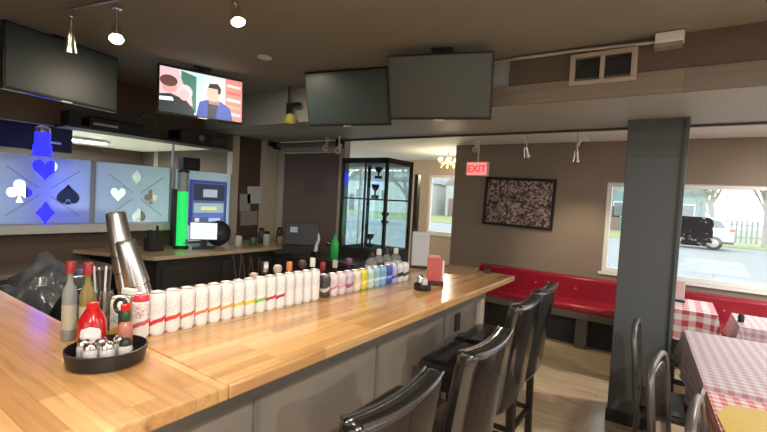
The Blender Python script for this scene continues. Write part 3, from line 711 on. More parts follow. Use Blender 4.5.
MB().lathe([(.013, .128), (.013, .146), (.010, .149)], 16).build('cap', M_redp, t, smooth=True)
M_jar = pm((.50, .49, .47), .12, var=.35, scale=40, name='jar_glass', coat=.5)
jars = [(-.044, -.032, .0, 'glass shaker at the left front of the tray'), (-.006, -.062, 0, 'glass shaker at the front middle of the tray'), (.032, -.050, .0, 'glass shaker right of the front middle of the tray'),
        (.062, -.016, .0, 'glass shaker at the right side of the tray'), (-.004, -.020, .0, 'glass shaker in the centre of the tray'), (.032, .004, .0, 'glass shaker behind the right front ones in the tray')]
for k, (a, b, z, lab) in enumerate(jars):
    t = thing('glass_shaker', lab, 'shaker', rel(a, b, .009), 0, 'glass shakers in the tray')
    MB().lathe([(.015, 0), (.018, .004), (.0185, .042), (.015, .05)], 14).build('jar_body', M_jar, t, smooth=True)
    MB().lathe([(.0165, .049), (.0165, .06), (.011, .067), (.004, .068)], 14).build('lid', M_black if k in (3,) else M_chrome, t, smooth=True)

# bottles, tumbler and napkin holder beyond the tray
for (x, y, top, body, capc, lab) in [(-1.588, .562, 1.325, cg, pm((.28, .012, .012), .4), 'clear bottle with a red cap, left of the pair behind the ketchup'), (-1.536, .592, 1.325, pm((.22, .17, .05), .15, name='amber_glass'), pm((.28, .012, .012), .4), 'amber necked bottle with a red cap behind the ketchup')]:
    bottle(x, y, ZB, top - ZB, body, capc, lab, 'red-capped bottles behind the tray', lab_c=(.40, .37, .28), scale=.62)
t = thing('straw_tumbler', 'clear tumbler of straws behind the round tray', 'tumbler', (-1.575, .650, ZB))
MB().lathe([(.030, 0), (.034, .15), (.032, .15), (.028, .006), (.001, .006)], 20, caps=False).build('glass', glass_mat((.85, .87, .88), .25, .05, 'tumbler_glass'), t, smooth=True)
for k in range(8):
    a = 2 * PI * k / 8; MB().cyl((.010 * math.cos(a), .010 * math.sin(a), .008), (.026 * math.cos(a), .026 * math.sin(a), .235 - .01 * (k % 3)), .0035, seg=6).build('straw', pm([(.65, .65, .66), (.05, .05, .06)][k % 2], .4), t)
t = thing('napkin_holder', 'small grey napkin holder beside the straw tumbler', 'napkin holder', (-1.545, .725, ZB), .3)
MB().span((-.03, -.025, 0), (.03, .025, .13)).build('box', M_steel, t, bevel=.004); MB().span((-.026, -.012, .13), (.026, .012, .15)).build('napkins', M_white, t, bevel=.004)
# stacked shaker tins: each tin a thing
tin = [(.031, 0), (.034, .004), (.0435, .165), (.045, .168), (.0435, .171), (.042, .165), (.033, .008), (.001, .008)]
def tin_stack(base, axis, n, step, word, grp):
    ax = Vector(axis).normalized(); q = ax.to_track_quat('Z', 'Y')
    for k in range(n):
        mb = MB().lathe(tin, 24, caps=False, M=Matrix.Diagonal((1, 1, -1, 1)))
        nm = ['bottom', 'second', 'third', 'fourth', 'fifth', 'sixth', 'seventh', 'eighth', 'ninth', 'tenth'][k]
        o = solo('shaker_tin', mb, M_steel, 'upturned steel shaker tin, %s from the bottom of the %s stack' % (nm, word) if k else 'upturned steel shaker tin at the bottom of the %s stack' % word, 'shaker tin', grp, smooth=True)
        o.location = Vector(base) + ax * (.171 + step * k)
        o.rotation_mode = 'QUATERNION'; o.rotation_quaternion = q
tin_stack((-1.79, .897, .852), (0, -.059, .305), 8, .0655, 'taller leaning', 'tins in the taller stack')
tin_stack((-1.675, .915, .856), (.0, -.061, .209), 7, .061, 'shorter leaning', 'tins in the shorter stack')

# condiments at the far end of the bar
t = thing('sugar_caddy', 'small chrome and black caddy near the far end of the bar', 'caddy', (-1.166, 2.15, ZB))
MB().lathe([(.045, 0), (.05, .006), (.05, .035), (.046, .036), (.044, .01), (.0, .008)], 20, caps=False).build('bowl', M_black, t, smooth=True)
MB().lathe([(.02, .009), (.022, .06), (.018, .075), (.006, .085)], 14, o=(-.018, .01, 0)).build('shaker', M_chrome, t, smooth=True); MB().lathe([(.016, .009), (.018, .055), (.012, .07)], 14, o=(.02, -.01, 0)).build('jar', M_jar, t, smooth=True)
t = thing('menu_stand', 'red menu holder with cards near the far end of the bar', 'menu holder', (-1.19, 2.34, ZB), .5)
MB().span((-.06, -.035, 0), (.06, .035, .025)).build('base', pm((.05, .012, .012), .4), t, bevel=.004)
MB().span((-.048, -.012, .025), (.045, -.002, .165)).build('red_card', pm((.50, .10, .08), .45, var=.3, scale=25), t); MB().span((-.03, .005, .025), (.058, .012, .15)).build('white_card', M_white, t); MB().span((-.04, .014, .025), (.03, .02, .18)).build('rear_card', pm((.62, .30, .25), .45), t)
t = thing('paper_dispenser', 'pale grey box dispenser standing at the far inner corner of the bar', 'dispenser', (-1.575, 2.835, ZB), .55)
MB().span((-.065, -.05, .02), (.065, .05, .275)).build('cover', pm((.52, .54, .58), .4, var=.04, name='pale_cover'), t, bevel=.01); MB().span((-.06, -.045, 0), (.06, .045, .02)).build('foot', M_black, t)
t = thing('wooden_tray', 'low brown wooden tray lying at the far end of the bar', 'tray', (-1.30, 2.97, ZB), .15)
MB().span((-.12, -.07, 0), (.12, .07, .008)).build('floor', pm((.20, .11, .06), .6), t)
for sx, sy, dx, dy in ((0, -.07, .24, .008), (0, .07, .24, .008), (-.12, 0, .008, .14), (.12, 0, .008, .14)): MB().box((sx, sy, .015), (dx, dy, .03)).build('side', pm((.24, .14, .08), .6), t)
solo('card_box', MB().box((0, 0, .016), (.05, .035, .032)), M_black, 'tiny black card box on the far right corner of the bar', 'box', loc=(-1.12, 3.06, ZB), rot=(0, 0, .4), bevel=.003)

# ------------------------------------------------------------------ behind the bar
bc = thing('back_counter', 'dark back counter with a pale wood top under the frosted glass', 'counter', (-4.05, 2.6, 0))
MB().prism([(-.44, -1.0), (.34, -.67), (.34, 1.30), (-.44, 1.30)], .93, .965).build('top', wood_mat((.55, .42, .28), (.46, .34, .21), 'Y', .09, .8, .3, 'counter_wood'), bc, bevel=.005)
MB().prism([(-.44, -.86), (.30, -.62), (.30, 1.30), (-.44, 1.30)], 0, .93).build('carcass', M_dark, bc)
for k in range(3): MB().span((.30, -.58 + .62 * k, .12), (.318, .0 + .62 * k, .86)).build('door', pm((.028, .024, .021), .5, name='counter_door'), bc, bevel=.004)
t = thing('side_counter', 'low grey-brown counter against the wall at far left', 'counter', (-4.2, 1.0, 0))
MB().span((-.28, -.36, .84), (.22, .74, .875)).build('top', pm((.24, .205, .17), .5, name='taupe_laminate'), t, bevel=.004); MB().span((-.28, -.34, 0), (.18, .72, .84)).build('carcass', pm((.10, .072, .055), .6), t)
# rubbish bag
mb = MB(); mb.ball((0, 0, .53), .53, 90, (.66, .60, 1.0))
rnd = random.Random(3)
from mathutils import noise
for v in mb.bm.verts:
    d = Vector((v.co.x, v.co.y, 0)); nz = noise.noise(v.co * 5.5) * .07 + noise.noise(v.co * 12) * .03 + abs(noise.noise(v.co * 7 + Vector((3, 1, 7)))) * .11 + abs(noise.noise(v.co * 15 + Vector((8, 2, 5)))) * .02 - .04
    v.co += (v.co - Vector((0, 0, .5))).normalized() * nz
    v.co.z = max(v.co.z, .0)
m_bag = pm((.085, .10, .115), .26, var=.3, scale=5, name='black_bag', spec=.8)
solo('rubbish_bag', mb, m_bag, 'bulging crumpled dark grey plastic bag behind the near bar leg', 'bag', loc=(-3.22, 1.03, 0), smooth=True)
mb = MB().ball((0, 0, .5), .5, 40, (.46, .5, 1.0))
for v in mb.bm.verts: v.co += (v.co - Vector((0, 0, .5))).normalized() * noise.noise(v.co * 9) * .05; v.co.z = max(0, v.co.z)
solo('rubbish_bag', mb, pm((.011, .011, .012), .35, var=.3, name='blacker_bag', spec=.7), 'smaller pitch black plastic bag right of the big crumpled one', 'bag', loc=(-2.60, 1.01, 0), smooth=True)
# beer tower
t = thing('beer_tower', 'tall tube beer tower glowing green on the back counter', 'beer tower', (-4.13, 2.42, .966))
MB().lathe([(.075, 0), (.075, .02), (.05, .03)], 24).build('foot', M_black, t, smooth=True)
MB().lathe([(.052, .03), (.052, .58)], 24).build('liquid', emit((.02, .75, .14), .55, 'green_glow'), t, smooth=True)
MB().span((-.065, -.085, .02), (-.0, -.052, .60)).build('spine', M_black, t, bevel=.006)
MB().lathe([(.053, .58), (.053, .77)], 24, caps=False).build('empty_tube', pm((.38, .45, .45), .15, name='tube_haze'), t, smooth=True)
MB().lathe([(.058, .77), (.058, .79), (.02, .805)], 24).build('lid', M_black, t, smooth=True)
MB().cyl((.05, 0, .06), (.11, 0, .06), .012).cyl((.10, 0, .05), (.10, 0, .10), .009).build('tap', M_chrome, t, smooth=True)
# white order screen
t = thing('order_screen', 'white glowing order screen on a black stand beside the beer tower', 'screen', (-3.98, 2.575, .966), rd(52))
MB().span((-.135, 0, .09), (.135, .02, .275)).build('bezel', M_black, t, bevel=.005); MB().span((-.128, -.003, .098), (.128, .0, .268)).build('display', emit((.80, .90, 1.), .55, 'white_display'), t)
MB().span((-.03, .02, .0), (.03, .05, .16)).span((-.1, -.06, 0), (.1, .1, .02)).build('stand', M_black, t)
t = thing('round_speaker', 'round black speaker behind the white order screen', 'speaker', (-4.1, 2.83, .966))
MB().ball((0, 0, .14), .14, 24, (.75, 1, 1)).build('shell', M_blackm, t, smooth=True); MB().lathe([(.07, 0), (.06, .01), (.02, .02)], 20, M=Matrix.Translation((.10, -.03, .14)) @ Matrix.Rotation(PI / 2, 4, 'Y')).build('cone', pm((.05, .05, .05), .35), t, smooth=True)
t = thing('black_grinder', 'small black machine on the back counter right of the steel tins', 'machine', (-4.08, 2.12, .966))
MB().span((-.06, -.07, 0), (.06, .07, .12)).build('body', M_blackm, t, bevel=.012); MB().cyl((0, .03, .12), (0, .03, .24), .012).cyl((0, -.04, .12), (0, -.04, .20), .02).build('spout', M_black, t)
# menu display
t = thing('menu_display', 'bright blue-framed menu display in front of the plain frosted panel', 'display', (-4.44, 2.925, 1.17), rd(90))
MB().span((-.235, 0, 0), (.235, .03, .51)).build('frame', emit((.09, .10, .50), .22, 'blue_frame'), t, bevel=.004)
def pic(x0, x1, z0, z1, col, e, nm='picture_block', lay=1): MB().span((x0, -.002 * lay, z0), (x1, -.001, z1)).build(nm, emit(col, e, 'menu_print'), t)
pic(-.205, .205, .03, .48, (.12, .16, .30), .45, 'screen', 1); pic(-.2, .2, .28, .47, (.04, .05, .09), .4, lay=2); pic(-.08, .10, .32, .41, (.45, .48, .55), .5, lay=3)
pic(-.19, .19, .14, .25, (.35, .50, .55), .5, lay=2); pic(-.19, .19, .09, .13, (.12, .16, .50), .6, lay=2); pic(-.10, .10, .17, .21, (.70, .66, .35), .6, lay=3); pic(-.17, -.12, .04, .08, (.7, .7, .75), .6, lay=3); pic(.0, .15, .04, .08, (.45, .5, .75), .6, lay=3)
# papers on the left wall
for (y, z, w_, h_, lab, c) in [(3.60, 1.54, .22, .22, 'white notice on the brown board, the top right one', (.55, .55, .54)), (3.46, 1.44, .16, .22, 'pale notice on the brown board, upper left one', (.36, .34, .31)), (3.53, 1.24, .26, .18, 'wide grey notice on the brown board, the lowest one', (.28, .26, .235))]:
    solo('paper_notice', MB().box((0, 0, 0), (.004, w_, h_)), pm(c, .7, var=.1, scale=25), lab, 'notice', 'paper notices by the door', loc=(-4.4835, y, z), rot=(.03, 0, 0))
# clutter on the counter before the door
items = [(-3.98, 3.0, .15, (.5, .5, .48), 'white squat jar on the back counter below the notices'), (-3.92, 3.16, .13, (.06, .12, .05), 'dark green jar on the back counter below the notices'), (-3.86, 3.30, .17, (.42, .42, .40), 'pale jar on the back counter left of the door'), (-4.05, 3.38, .19, (.07, .06, .05), 'dark jar at the rear of the back counter'), (-3.83, 3.48, .14, (.32, .22, .12), 'tan jar on the back counter before the door'), (-3.98, 3.60, .2, (.04, .07, .045), 'dark bottle-green jar on the back counter before the door')]
for x, y, h, c, lab in items:
    t = thing('jar', lab, 'jar', (x, y, .966), 0, 'jars on the back counter')
    MB().lathe([(.036, 0), (.042, .008), (.042, h * .7), (.028, h * .82)], 16).build('jar_body', pm(c, .25), t, smooth=True); MB().lathe([(.03, h * .82), (.03, h * .97), (.022, h)], 16).build('lid', M_black, t, smooth=True)
w = MB()
for k in range(4):
    w.tube([(-3.68 + .01 * k, 2.72 + .11 * k + .12 * math.sin(a * .5) * .8, .93 - .30 * math.sin(a) - .03 * k) for a in [PI * j / 12 for j in range(13)]], .008, 6)
solo('drink_hoses', w, pm((.10, .075, .055), .5, name='hose_rubber'), 'looped brown drink hoses hanging from the back counter edge', 'hose', smooth=True)
# register counter, register, green dispenser
t = thing('register_counter', 'dark counter below the register before the mauve door', 'counter', (-3.2, 3.42, 0))
MB().span((-.43, -.22, .90), (.72, .235, .935)).build('top', pm((.04, .034, .03), .35, name='dark_top'), t, bevel=.004); MB().span((-.41, -.2, 0), (.70, .225, .9)).build('carcass', M_dark, t)
t = thing('cash_register', 'black touch screen register tilted on the counter before the door', 'register', (-3.36, 3.36, .936), rd(38))
MB().span((-.19, -.14, 0), (.19, .16, .09)).build('cash_drawer', M_black, t, bevel=.006)
Rg = Matrix.Translation((0, .02, .20)) @ Matrix.Rotation(rd(-14), 4, 'X')
MB().span((-.19, -.015, -.12), (.19, .02, .13), M=Rg).build('monitor', M_black, t, bevel=.008); MB().span((-.175, -.019, -.105), (.175, -.015, .115), M=Rg).build('screen', pm((.012, .015, .028), .45, name='register_glass'), t); MB().span((-.13, -.021, .02), (-.05, -.019, .08), M=Rg).build('screen_window', emit((.3, .35, .45), .25, 'dim_window'), t)
MB().span((-.05, .0, .08), (.05, .08, .2)).build('neck', M_black, t)
t = thing('receipt_printer', 'white curled receipt spike beside the register', 'receipt', (-3.06, 3.27, .936))
MB().span((-.035, -.035, 0), (.035, .035, .06)).build('body', M_black, t, bevel=.004); MB().tube([(0, 0, .06), (.01, 0, .12), (.04, .0, .19), (.03, 0, .25)], [.02, .018, .014, .006], 6).build('paper', M_white, t)
t = thing('green_dispenser', 'bright green squeeze dispenser left of the display cabinet', 'dispenser', (-2.80, 3.27, .936))
MB().lathe([(.035, 0), (.042, .01), (.042, .17), (.03, .2)], 18).build('bottle_body', pm((.02, .42, .07), .3, name='green_plastic'), t, smooth=True); MB().lathe([(.022, .2), (.022, .23), (.008, .24), (.006, .27)], 14).build('nozzle', pm((.03, .5, .12), .3), t, smooth=True)

# glass display cabinet
dc = thing('display_cabinet', 'tall glass display cabinet with a black frame beyond the bar', 'display cabinet', (-2.78, 3.92, 0))
x0, x1, y0, y1, zb, zt = -.31, .31, -.26, .26, 1.03, 2.0
MB().span((x0, y0, 0), (x1, y1, zb)).build('base', M_blackm, dc, bevel=.004)
MB().span((x0, y0, zt - .045), (x1, y1, zt + .012)).build('top_frame', M_black, dc, bevel=.003)
for sx in (x0, x1):
    for sy in (y0, y1): MB().box((sx - math.copysign(.015, sx), sy - math.copysign(.015, sy), (zb + zt) / 2), (.03, .03, zt - zb)).build('corner_post', M_black, dc)
MB().box((.02, y0 + .01, (zb + zt) / 2), (.018, .018, zt - zb)).build('door_stile', M_black, dc)
cgm = glass_mat((.90, .97, .98), .10, .03, 'cabinet_glass')
MB().span((x0 + .03, y0 + .008, zb), (x1 - .03, y0 + .012, zt - .04)).build('front_pane', cgm, dc); MB().span((x1 - .012, y0 + .03, zb), (x1 - .008, y1 - .03, zt - .04)).build('side_pane', cgm, dc)
MB().span((x0 + .008, y0 + .03, zb), (x0 + .012, y1 - .03, zt - .04)).build('side_pane', cgm, dc)
MB().span((x0 + .03, y1 - .012, zb), (x1 - .03, y1 - .008, zt - .04)).build('rear_pane', cgm, dc)
for z in (1.30, 1.57, 1.79): 
    s = MB().span((x0 + .02, y0 + .02, z), (x1 - .02, y1 - .02, z + .008)).build('shelf', cgm, dc)
MB().span((x0 + .02, y0 - .001, 1.562), (x1 - .02, y0 + .012, 1.578)).build('shelf_rail', M_black, dc); MB().span((x1 - .012, y0 + .02, 1.562), (x1 + .001, y1 - .02, 1.578)).build('shelf_rail', M_black, dc)
tro = [(.05, -.05, 1.80, .13, 'dark trophy on the top shelf of the display cabinet'), (-.02, .0, 1.58, .16, 'dark cup trophy on the middle shelf of the display cabinet'), (.10, .05, 1.31, .12, 'small dark trophy on the lower shelf of the display cabinet'), (.0, -.08, 1.04, .14, 'dark figurine on the floor of the display cabinet')]
for x, y, z, h, lab in tro:
    t = thing('trophy', lab, 'trophy', (-2.78 + x, 3.92 + y, z), 0, 'trophies in the display cabinet')
    MB().box((0, 0, h * .12), (.07, .05, h * .24)).build('plinth', M_black, t); MB().lathe([(.012, h * .24), (.01, h * .5), (.04, h * .75), (.045, h), (.04, h), (.0, h * .72)], 14, caps=False).build('cup', pm((.06, .05, .04), .3, .5), t, smooth=True)
# things beside cabinet in the alcove
solo('wall_post', MB().span((-3.45, 5.9, 0), (-3.39, 5.99, 2.0)), pm((.03, .035, .04), .5), 'thin dark post right of the display cabinet', 'post')
t = thing('chandelier', 'small glowing crystal chandelier in the alcove', 'chandelier', (-3.15, 6.45, 2.20))
MB().cyl((0, 0, .08), (0, 0, .22), .008).lathe([(.02, .06), (.03, .08), (.01, .10)], 12).build('stem', pm((.5, .4, .2), .3, .9), t, smooth=True)
MB().tube([(.15 * math.cos(2 * PI * k / 24), .15 * math.sin(2 * PI * k / 24), .05) for k in range(24)], .012, 8, True).build('ring', pm((.6, .45, .2), .3, .9), t, smooth=True)
for k in range(6):
    a = 2 * PI * k / 6; x, y = .15 * math.cos(a), .15 * math.sin(a)
    MB().tube([(0, 0, .07), (x * .5, y * .5, .0), (x, y, .04)], .006, 6).build('arm', pm((.6, .45, .2), .3, .9), t)
    MB().lathe([(.02, .05), (.038, .09), (.036, .11), (.006, .115)], 12, o=(x, y, 0)).build('shade', emit((1., .78, .45), 2.5, 'warm_shade'), t, smooth=True)
    MB().lathe([(.002, -.075), (.014, -.045), (.004, -.005)], 8, o=(x * .8, y * .8, .03)).build('crystal', pm((.8, .72, .55), .1, name='crystal'), t)
light('chandelier_glow', 'POINT', (0, 0, -.14), 20, (1, .78, .5), t, .12)

# ------------------------------------------------------------------ bar stools
def stool_proto(loc, rz, label):
    # local frame: sitter faces -X; back at +X; origin on the floor under the seat centre
    t = thing('bar_stool', label, 'bar stool', loc, rz, 'bar stools along the bar')
    mb = MB(); mb.span((-.20, -.205, .69), (.20, .205, .78)); s = mb.build('seat', M_leather, t, bevel=.03)
    # seat skirt
    MB().span((-.185, -.19, .63), (.185, .19, .695)).build('seat_frame', M_leg, t, bevel=.008)
    # curved upholstered back: grid front and rear skins with a scooped top
    mb = MB(); nu, nv = 14, 10; F, B = [], []
    for j in range(nv + 1):
        v = j / nv; z = .60 + (1.135 - .60) * v; rowf, rowb = [], []
        lean = .165 + .055 * v + .02 * v * v
        for i in range(nu + 1):
            u = 2 * i / nu - 1; y = u * (.195 - .005 * v)
            bow = .014 * (1 - u * u)
            th = .07 - .008 * v
            zz = z - (.012 * (1 - u * u)) * max(0, v - .6) / .4
            rowf.append(mb.bm.verts.new((lean + bow, y, zz))); rowb.append(mb.bm.verts.new((lean + bow + th, y, zz)))
        F.append(rowf); B.append(rowb)
    for j in range(nv):
        for i in range(nu):
            mb.bm.faces.new((F[j][i], F[j][i + 1], F[j + 1][i + 1], F[j + 1][i])); mb.bm.faces.new((B[j][i], B[j + 1][i], B[j + 1][i + 1], B[j][i + 1]))
        mb.bm.faces.new((F[j][0], F[j + 1][0], B[j + 1][0], B[j][0])); mb.bm.faces.new((F[j][nu], B[j][nu], B[j + 1][nu], F[j + 1][nu]))
    for i in range(nu):
        mb.bm.faces.new((F[0][i], B[0][i], B[0][i + 1], F[0][i + 1])); mb.bm.faces.new((F[nv][i], F[nv][i + 1], B[nv][i + 1], B[nv][i]))
    top_pts_f = [(v.co.x + .004, v.co.y * .93, v.co.z - .006) for v in F[nv]]; top_pts_b = [(v.co.x - .004, v.co.y * .93, v.co.z - .006) for v in B[nv]]
    bk = mb.build('backrest', M_leather, t, bevel=.024)
    pp = pm((.03, .028, .026), .2, var=.1, name='piping', spec=.8)
    MB().tube(top_pts_f, .0045, 6).build('piping', pp, bk, smooth=True); MB().tube(top_pts_b, .0045, 6).build('piping', pp, bk, smooth=True)
    for sx in (-1, 1):
        for sy in (-1, 1):
            MB().prism([(-.018, -.018), (.018, -.018), (.018, .018), (-.018, .018)], 0, .64, M=Matrix(((1, 0, -.02 * sx, .175 * sx + .02 * sx * .64), (0, 1, -.02 * sy, .175 * sy + .012 * sy), (0, 0, 1, 0), (0, 0, 0, 1)))).build('leg', M_leg, t)
    MB().box((-.178, 0, .25), (.024, .36, .03)).build('footrest', M_leg, t); MB().box((.178, 0, .32), (.024, .36, .025)).build('stretcher', M_leg, t)
    for sy in (-1, 1): MB().box((0, .178 * sy, .32), (.36, .02, .025)).build('stretcher', M_leg, t)
    return t
st = stool_proto((-.775, .845, 0), rd(0), 'black leather bar stool nearest the viewer')
dup(st, (-.757, 1.38, 0), rd(0), 'black leather bar stool, second from the viewer')
dup(st, (-.835, 2.11, 0), rd(0), 'black leather bar stool, third from the viewer')
dup(st, (-.85, 2.545, 0), rd(0), 'black leather bar stool farthest from the viewer')

# ------------------------------------------------------------------ booth bench, tables, chairs
bn = thing('booth_bench', 'long red vinyl booth bench along the taupe wall and window', 'bench', (0, 5.46, 0))
def bspan(n, a, b, m, **kw): return MB().span(a, b).build(n, m, bn, **kw)
X0, X1 = -2.18, 3.1; seg = 3
L = (X1 - X0) / seg
for k in range(seg):
    a, b = X0 + L * k + .004, X0 + L * (k + 1) - .004
    bspan('seat_cushion', (a, -.26, .42), (b, .17, .50), M_red, bevel=.03)
    bspan('backrest', (a, .15, .46), (b, .28, .76), M_red, bevel=.03)
bspan('base', (X0 + .05, -.06, 0), (X1, .27, .34), M_blackm)
bspan('apron', (X0, -.23, .34), (X1, .2, .42), pm((.15, .125, .10), .6, name='taupe_apron'))
for x in (-2.0, -.78, .6, 2.0): bspan('leg', (x - .06, -.20, 0), (x + .06, -.06, .34), pm((.10, .09, .08), .6, name='bench_leg'))
for k in range(11):
    x = X0 + .3 + .475 * k
    MB().ball((x, .150, .615), .016, 10, (1, .5, 1)).build('button', pm((.55, .06, .07), .2, name='button_vinyl'), bn, smooth=True)

def tablecloth(w, d, drop, z, mat, label, loc, rz, grp, n=24, folds=.009, seed=1):
    rr = random.Random(seed); mb = MB(); uvl = mb.bm.loops.layers.uv.new('UVMap')
    hw, hd = w / 2 + .006, d / 2 + .006
    per = []; m = 16
    for k in range(m): per.append((-hw + 2 * hw * k / m, -hd))
    for k in range(m): per.append((hw, -hd + 2 * hd * k / m))
    for k in range(m): per.append((hw - 2 * hw * k / m, hd))
    for k in range(m): per.append((-hw, hd - 2 * hd * k / m))
    N_ = len(per); rows = []; uvs = []
    J = 6
    for j in range(J + 1):
        v = j / J; row, ur = [], []
        for i, (x, y) in enumerate(per):
            nrm = Vector((0, 0)); 
            if abs(x) >= hw - 1e-6: nrm.x = math.copysign(1, x)
            if abs(y) >= hd - 1e-6: nrm.y = math.copysign(1, y)
            ext = v * (.012 + folds * (1 + math.sin(i * 2 * PI / 5.3 + seed)) + (.03 if nrm.length > 1.2 else 0))
            row.append(mb.bm.verts.new((x + nrm.x * ext, y + nrm.y * ext, z - drop * v * (1 + .05 * math.sin(i * .9)))))
            ur.append((x + nrm.x * drop * v, y + nrm.y * drop * v))
        rows.append(row); uvs.append(ur)
    def face(ix):
        f = mb.bm.faces.new([rows[a][b] for a, b in ix])
        for lp, (a, b) in zip(f.loops, ix): lp[uvl].uv = uvs[a][b]
    for j in range(J):
        for i in range(N_): face([(j, i), (j, (i + 1) % N_), (j + 1, (i + 1) % N_), (j + 1, i)])
    f = mb.bm.faces.new(list(reversed(rows[0])))
    for lp, i in zip(f.loops, reversed(range(N_))): lp[uvl].uv = uvs[0][i]
    return solo('tablecloth', mb, mat, label, 'tablecloth', grp, loc=loc, rot=(0, 0, rz), smooth=True)
def table(w, d, label, loc, rz, z=.752):
    t = thing('dining_table', label, 'table', loc, rz, 'dining tables under checked cloths')
    MB().span((-w / 2, -d / 2, z - .03), (w / 2, d / 2, z)).build('table_top', pm((.16, .09, .05), .4), t, bevel=.004)
    MB().cyl((0, 0, .03), (0, 0, z - .03), .04).build('pedestal', M_black, t); MB().box((0, 0, .015), (.5, .07, .03)).box((0, 0, .0151), (.07, .5, .03)).build('foot', M_black, t)
    return t
GM = gingham_mat(.026, red=(.50, .06, .07), pale=(.72, .55, .52)); GM2 = gingham_mat(.05, red=(.50, .03, .05)); GG = gingham_mat(.026, red=(.42, .21, .25), pale=(.54, .50, .53), name='grey_sheen_gingham')  # GG: window sheen painted into the cloth colour as grey-lilac
gr = 'checked tablecloths in the dining room'
rz = rd(3.0)
table(.85, 1.15, 'dining table nearest the column, under faded checked cloth', (.578, 3.20, 0), rz)
tablecloth(.85, 1.15, .25, .757, GG, 'faded grey-pink checked tablecloth on the table beside the column', (.578, 3.20, 0), rz, gr, seed=2)
table(.85, 1.15, 'dining table at the lower right, nearest the viewer', (.645, 1.965, 0), rz)
tablecloth(.85, 1.15, .25, .757, GM, 'red checked tablecloth under the yellow sheet at lower right', (.645, 1.965, 0), rz, gr, seed=5)
table(.58, .62, 'small table behind the column by the booth bench', (.07, 4.84, 0), 0)
tablecloth(.58, .62, .25, .757, GM2, 'red and white boldly checked tablecloth on the small table behind the column', (.07, 4.84, 0), 0, gr, seed=9)
table(.8, .55, 'dining table at the right edge behind the sheen-greyed cloth', (.88, 4.48, 0), 0)
tablecloth(.8, .55, .2, .757, GG, 'faded checked tablecloth on the far table at the right edge', (.88, 4.48, 0), 0, gr, seed=4)
t = thing('napkin_stand', 'white and pink napkin stand on the boldly checked small table', 'napkin stand', (.095, 4.93, .758))
MB().box((0, 0, .01), (.10, .08, .02)).build('base', M_black, t); MB().box((0, 0, .11), (.085, .03, .18)).build('napkins', pm((.66, .52, .50), .6, name='napkin_pink'), t, bevel=.004)
solo('salt_shaker', MB().lathe([(.02, 0), (.022, .04), (.016, .06), (.006, .065)], 12), M_black, 'small black shaker on the far table at the right edge', 'shaker', loc=(.50, 4.40, .758), smooth=True)
mb = MB()
pts = [(-.16, -.20), (.22, -.24), (.25, .10), (.05, .20), (-.11, .17), (-.17, .02)]
mb.prism(pts, 0, .003)
solo('yellow_sheet', mb, pm((.52, .35, .055), .35, var=.12, scale=8, name='yellow_paper'), 'yellow paper sheet lying on the red checked cloth at lower right', 'paper sheet', loc=(.375, 2.235, .7585), rot=(0, 0, .05))

def chair_proto(loc, rz, label):
    # local: sitter faces +X, back at -X
    t = thing('dining_chair', label, 'chair', loc, rz, 'dark dining chairs along the checked tables')
    fr = pm((.085, .076, .066), .35, .3, name='bronze_tube', spec=.7)
    seat = MB().prism([(-.18, -.17), (-.10, -.20), (.19, -.20), (.20, .20), (-.10, .20), (-.18, .17)], .43, .475).build('seat', M_leather, t, bevel=.014)
    half = [(-.19, .195, .46), (-.203, .21, .62), (-.216, .212, .76), (-.226, .20, .845), (-.232, .165, .888), (-.235, .10, .903)]
    arch = [(x, -y, z) for x, y, z in half] + [(-.236, 0, .906)] + half[::-1]
    MB().tube(arch, .016, 10).build('back_hoop', fr, t, smooth=True)
    pan = MB().prism([(y * .90, .50 + (z - .46) * .84) for x, y, z in arch], -.010, .010, M=Matrix(((0, -.09, 1, -.155), (1, 0, 0, 0), (0, 1, 0, 0), (0, 0, 0, 1))))
    pan.build('back_panel', M_leather, t, bevel=.006)
    for sy in (-1, 1):
        MB().tube([(.17, .17 * sy, .44), (.19, .19 * sy, 0)], .012, 8).build('leg', fr, t, smooth=True); MB().tube([(-.18, .18 * sy, .46), (-.21, .195 * sy, 0)], .012, 8).build('leg', fr, t, smooth=True)
        for x in (.19, -.21): pass
    MB().tube([(.18 * math.cos(a), .18 * math.sin(a), .22) for a in [2 * PI * k / 20 for k in range(20)]], .007, 6, True).build('stretcher_ring', fr, t, smooth=True)
    return t
ch = chair_proto((.09, 3.02, 0), rd(-1), 'dark tube-backed chair at the sheen-greyed cloth, closest to the column')
dup(ch, (.215, 2.34, 0), rd(-7), 'dark tube-backed chair at the checked tables, middle of three')
dup(ch, (.34, 1.83, 0), rd(-6), 'dark tube-backed chair at lower right, nearest the viewer')

# framed aerial print
pf = thing('framed_picture', 'black framed city picture on the taupe wall', 'picture', (-1.735, 5.75, 1.63), 0)
w, h = .94, .66
Ry = Matrix.Rotation(rd(1.3), 4, 'Y')
for nm, a, b in (('rail', (-w / 2, -.03, h / 2 - .035), (w / 2, 0, h / 2)), ('rail', (-w / 2, -.03, -h / 2), (w / 2, 0, -h / 2 + .035)), ('stile', (-w / 2, -.03, -h / 2 + .035), (-w / 2 + .035, 0, h / 2 - .035)), ('stile', (w / 2 - .035, -.03, -h / 2 + .035), (w / 2, 0, h / 2 - .035))):
    MB().span(a, b, M=Ry).build('frame_' + nm, M_black, pf)
MB().span((-w / 2 + .03, -.012, -h / 2 + .03), (w / 2 - .03, -.004, h / 2 - .03), M=Ry).build('print', city_mat(), pf)

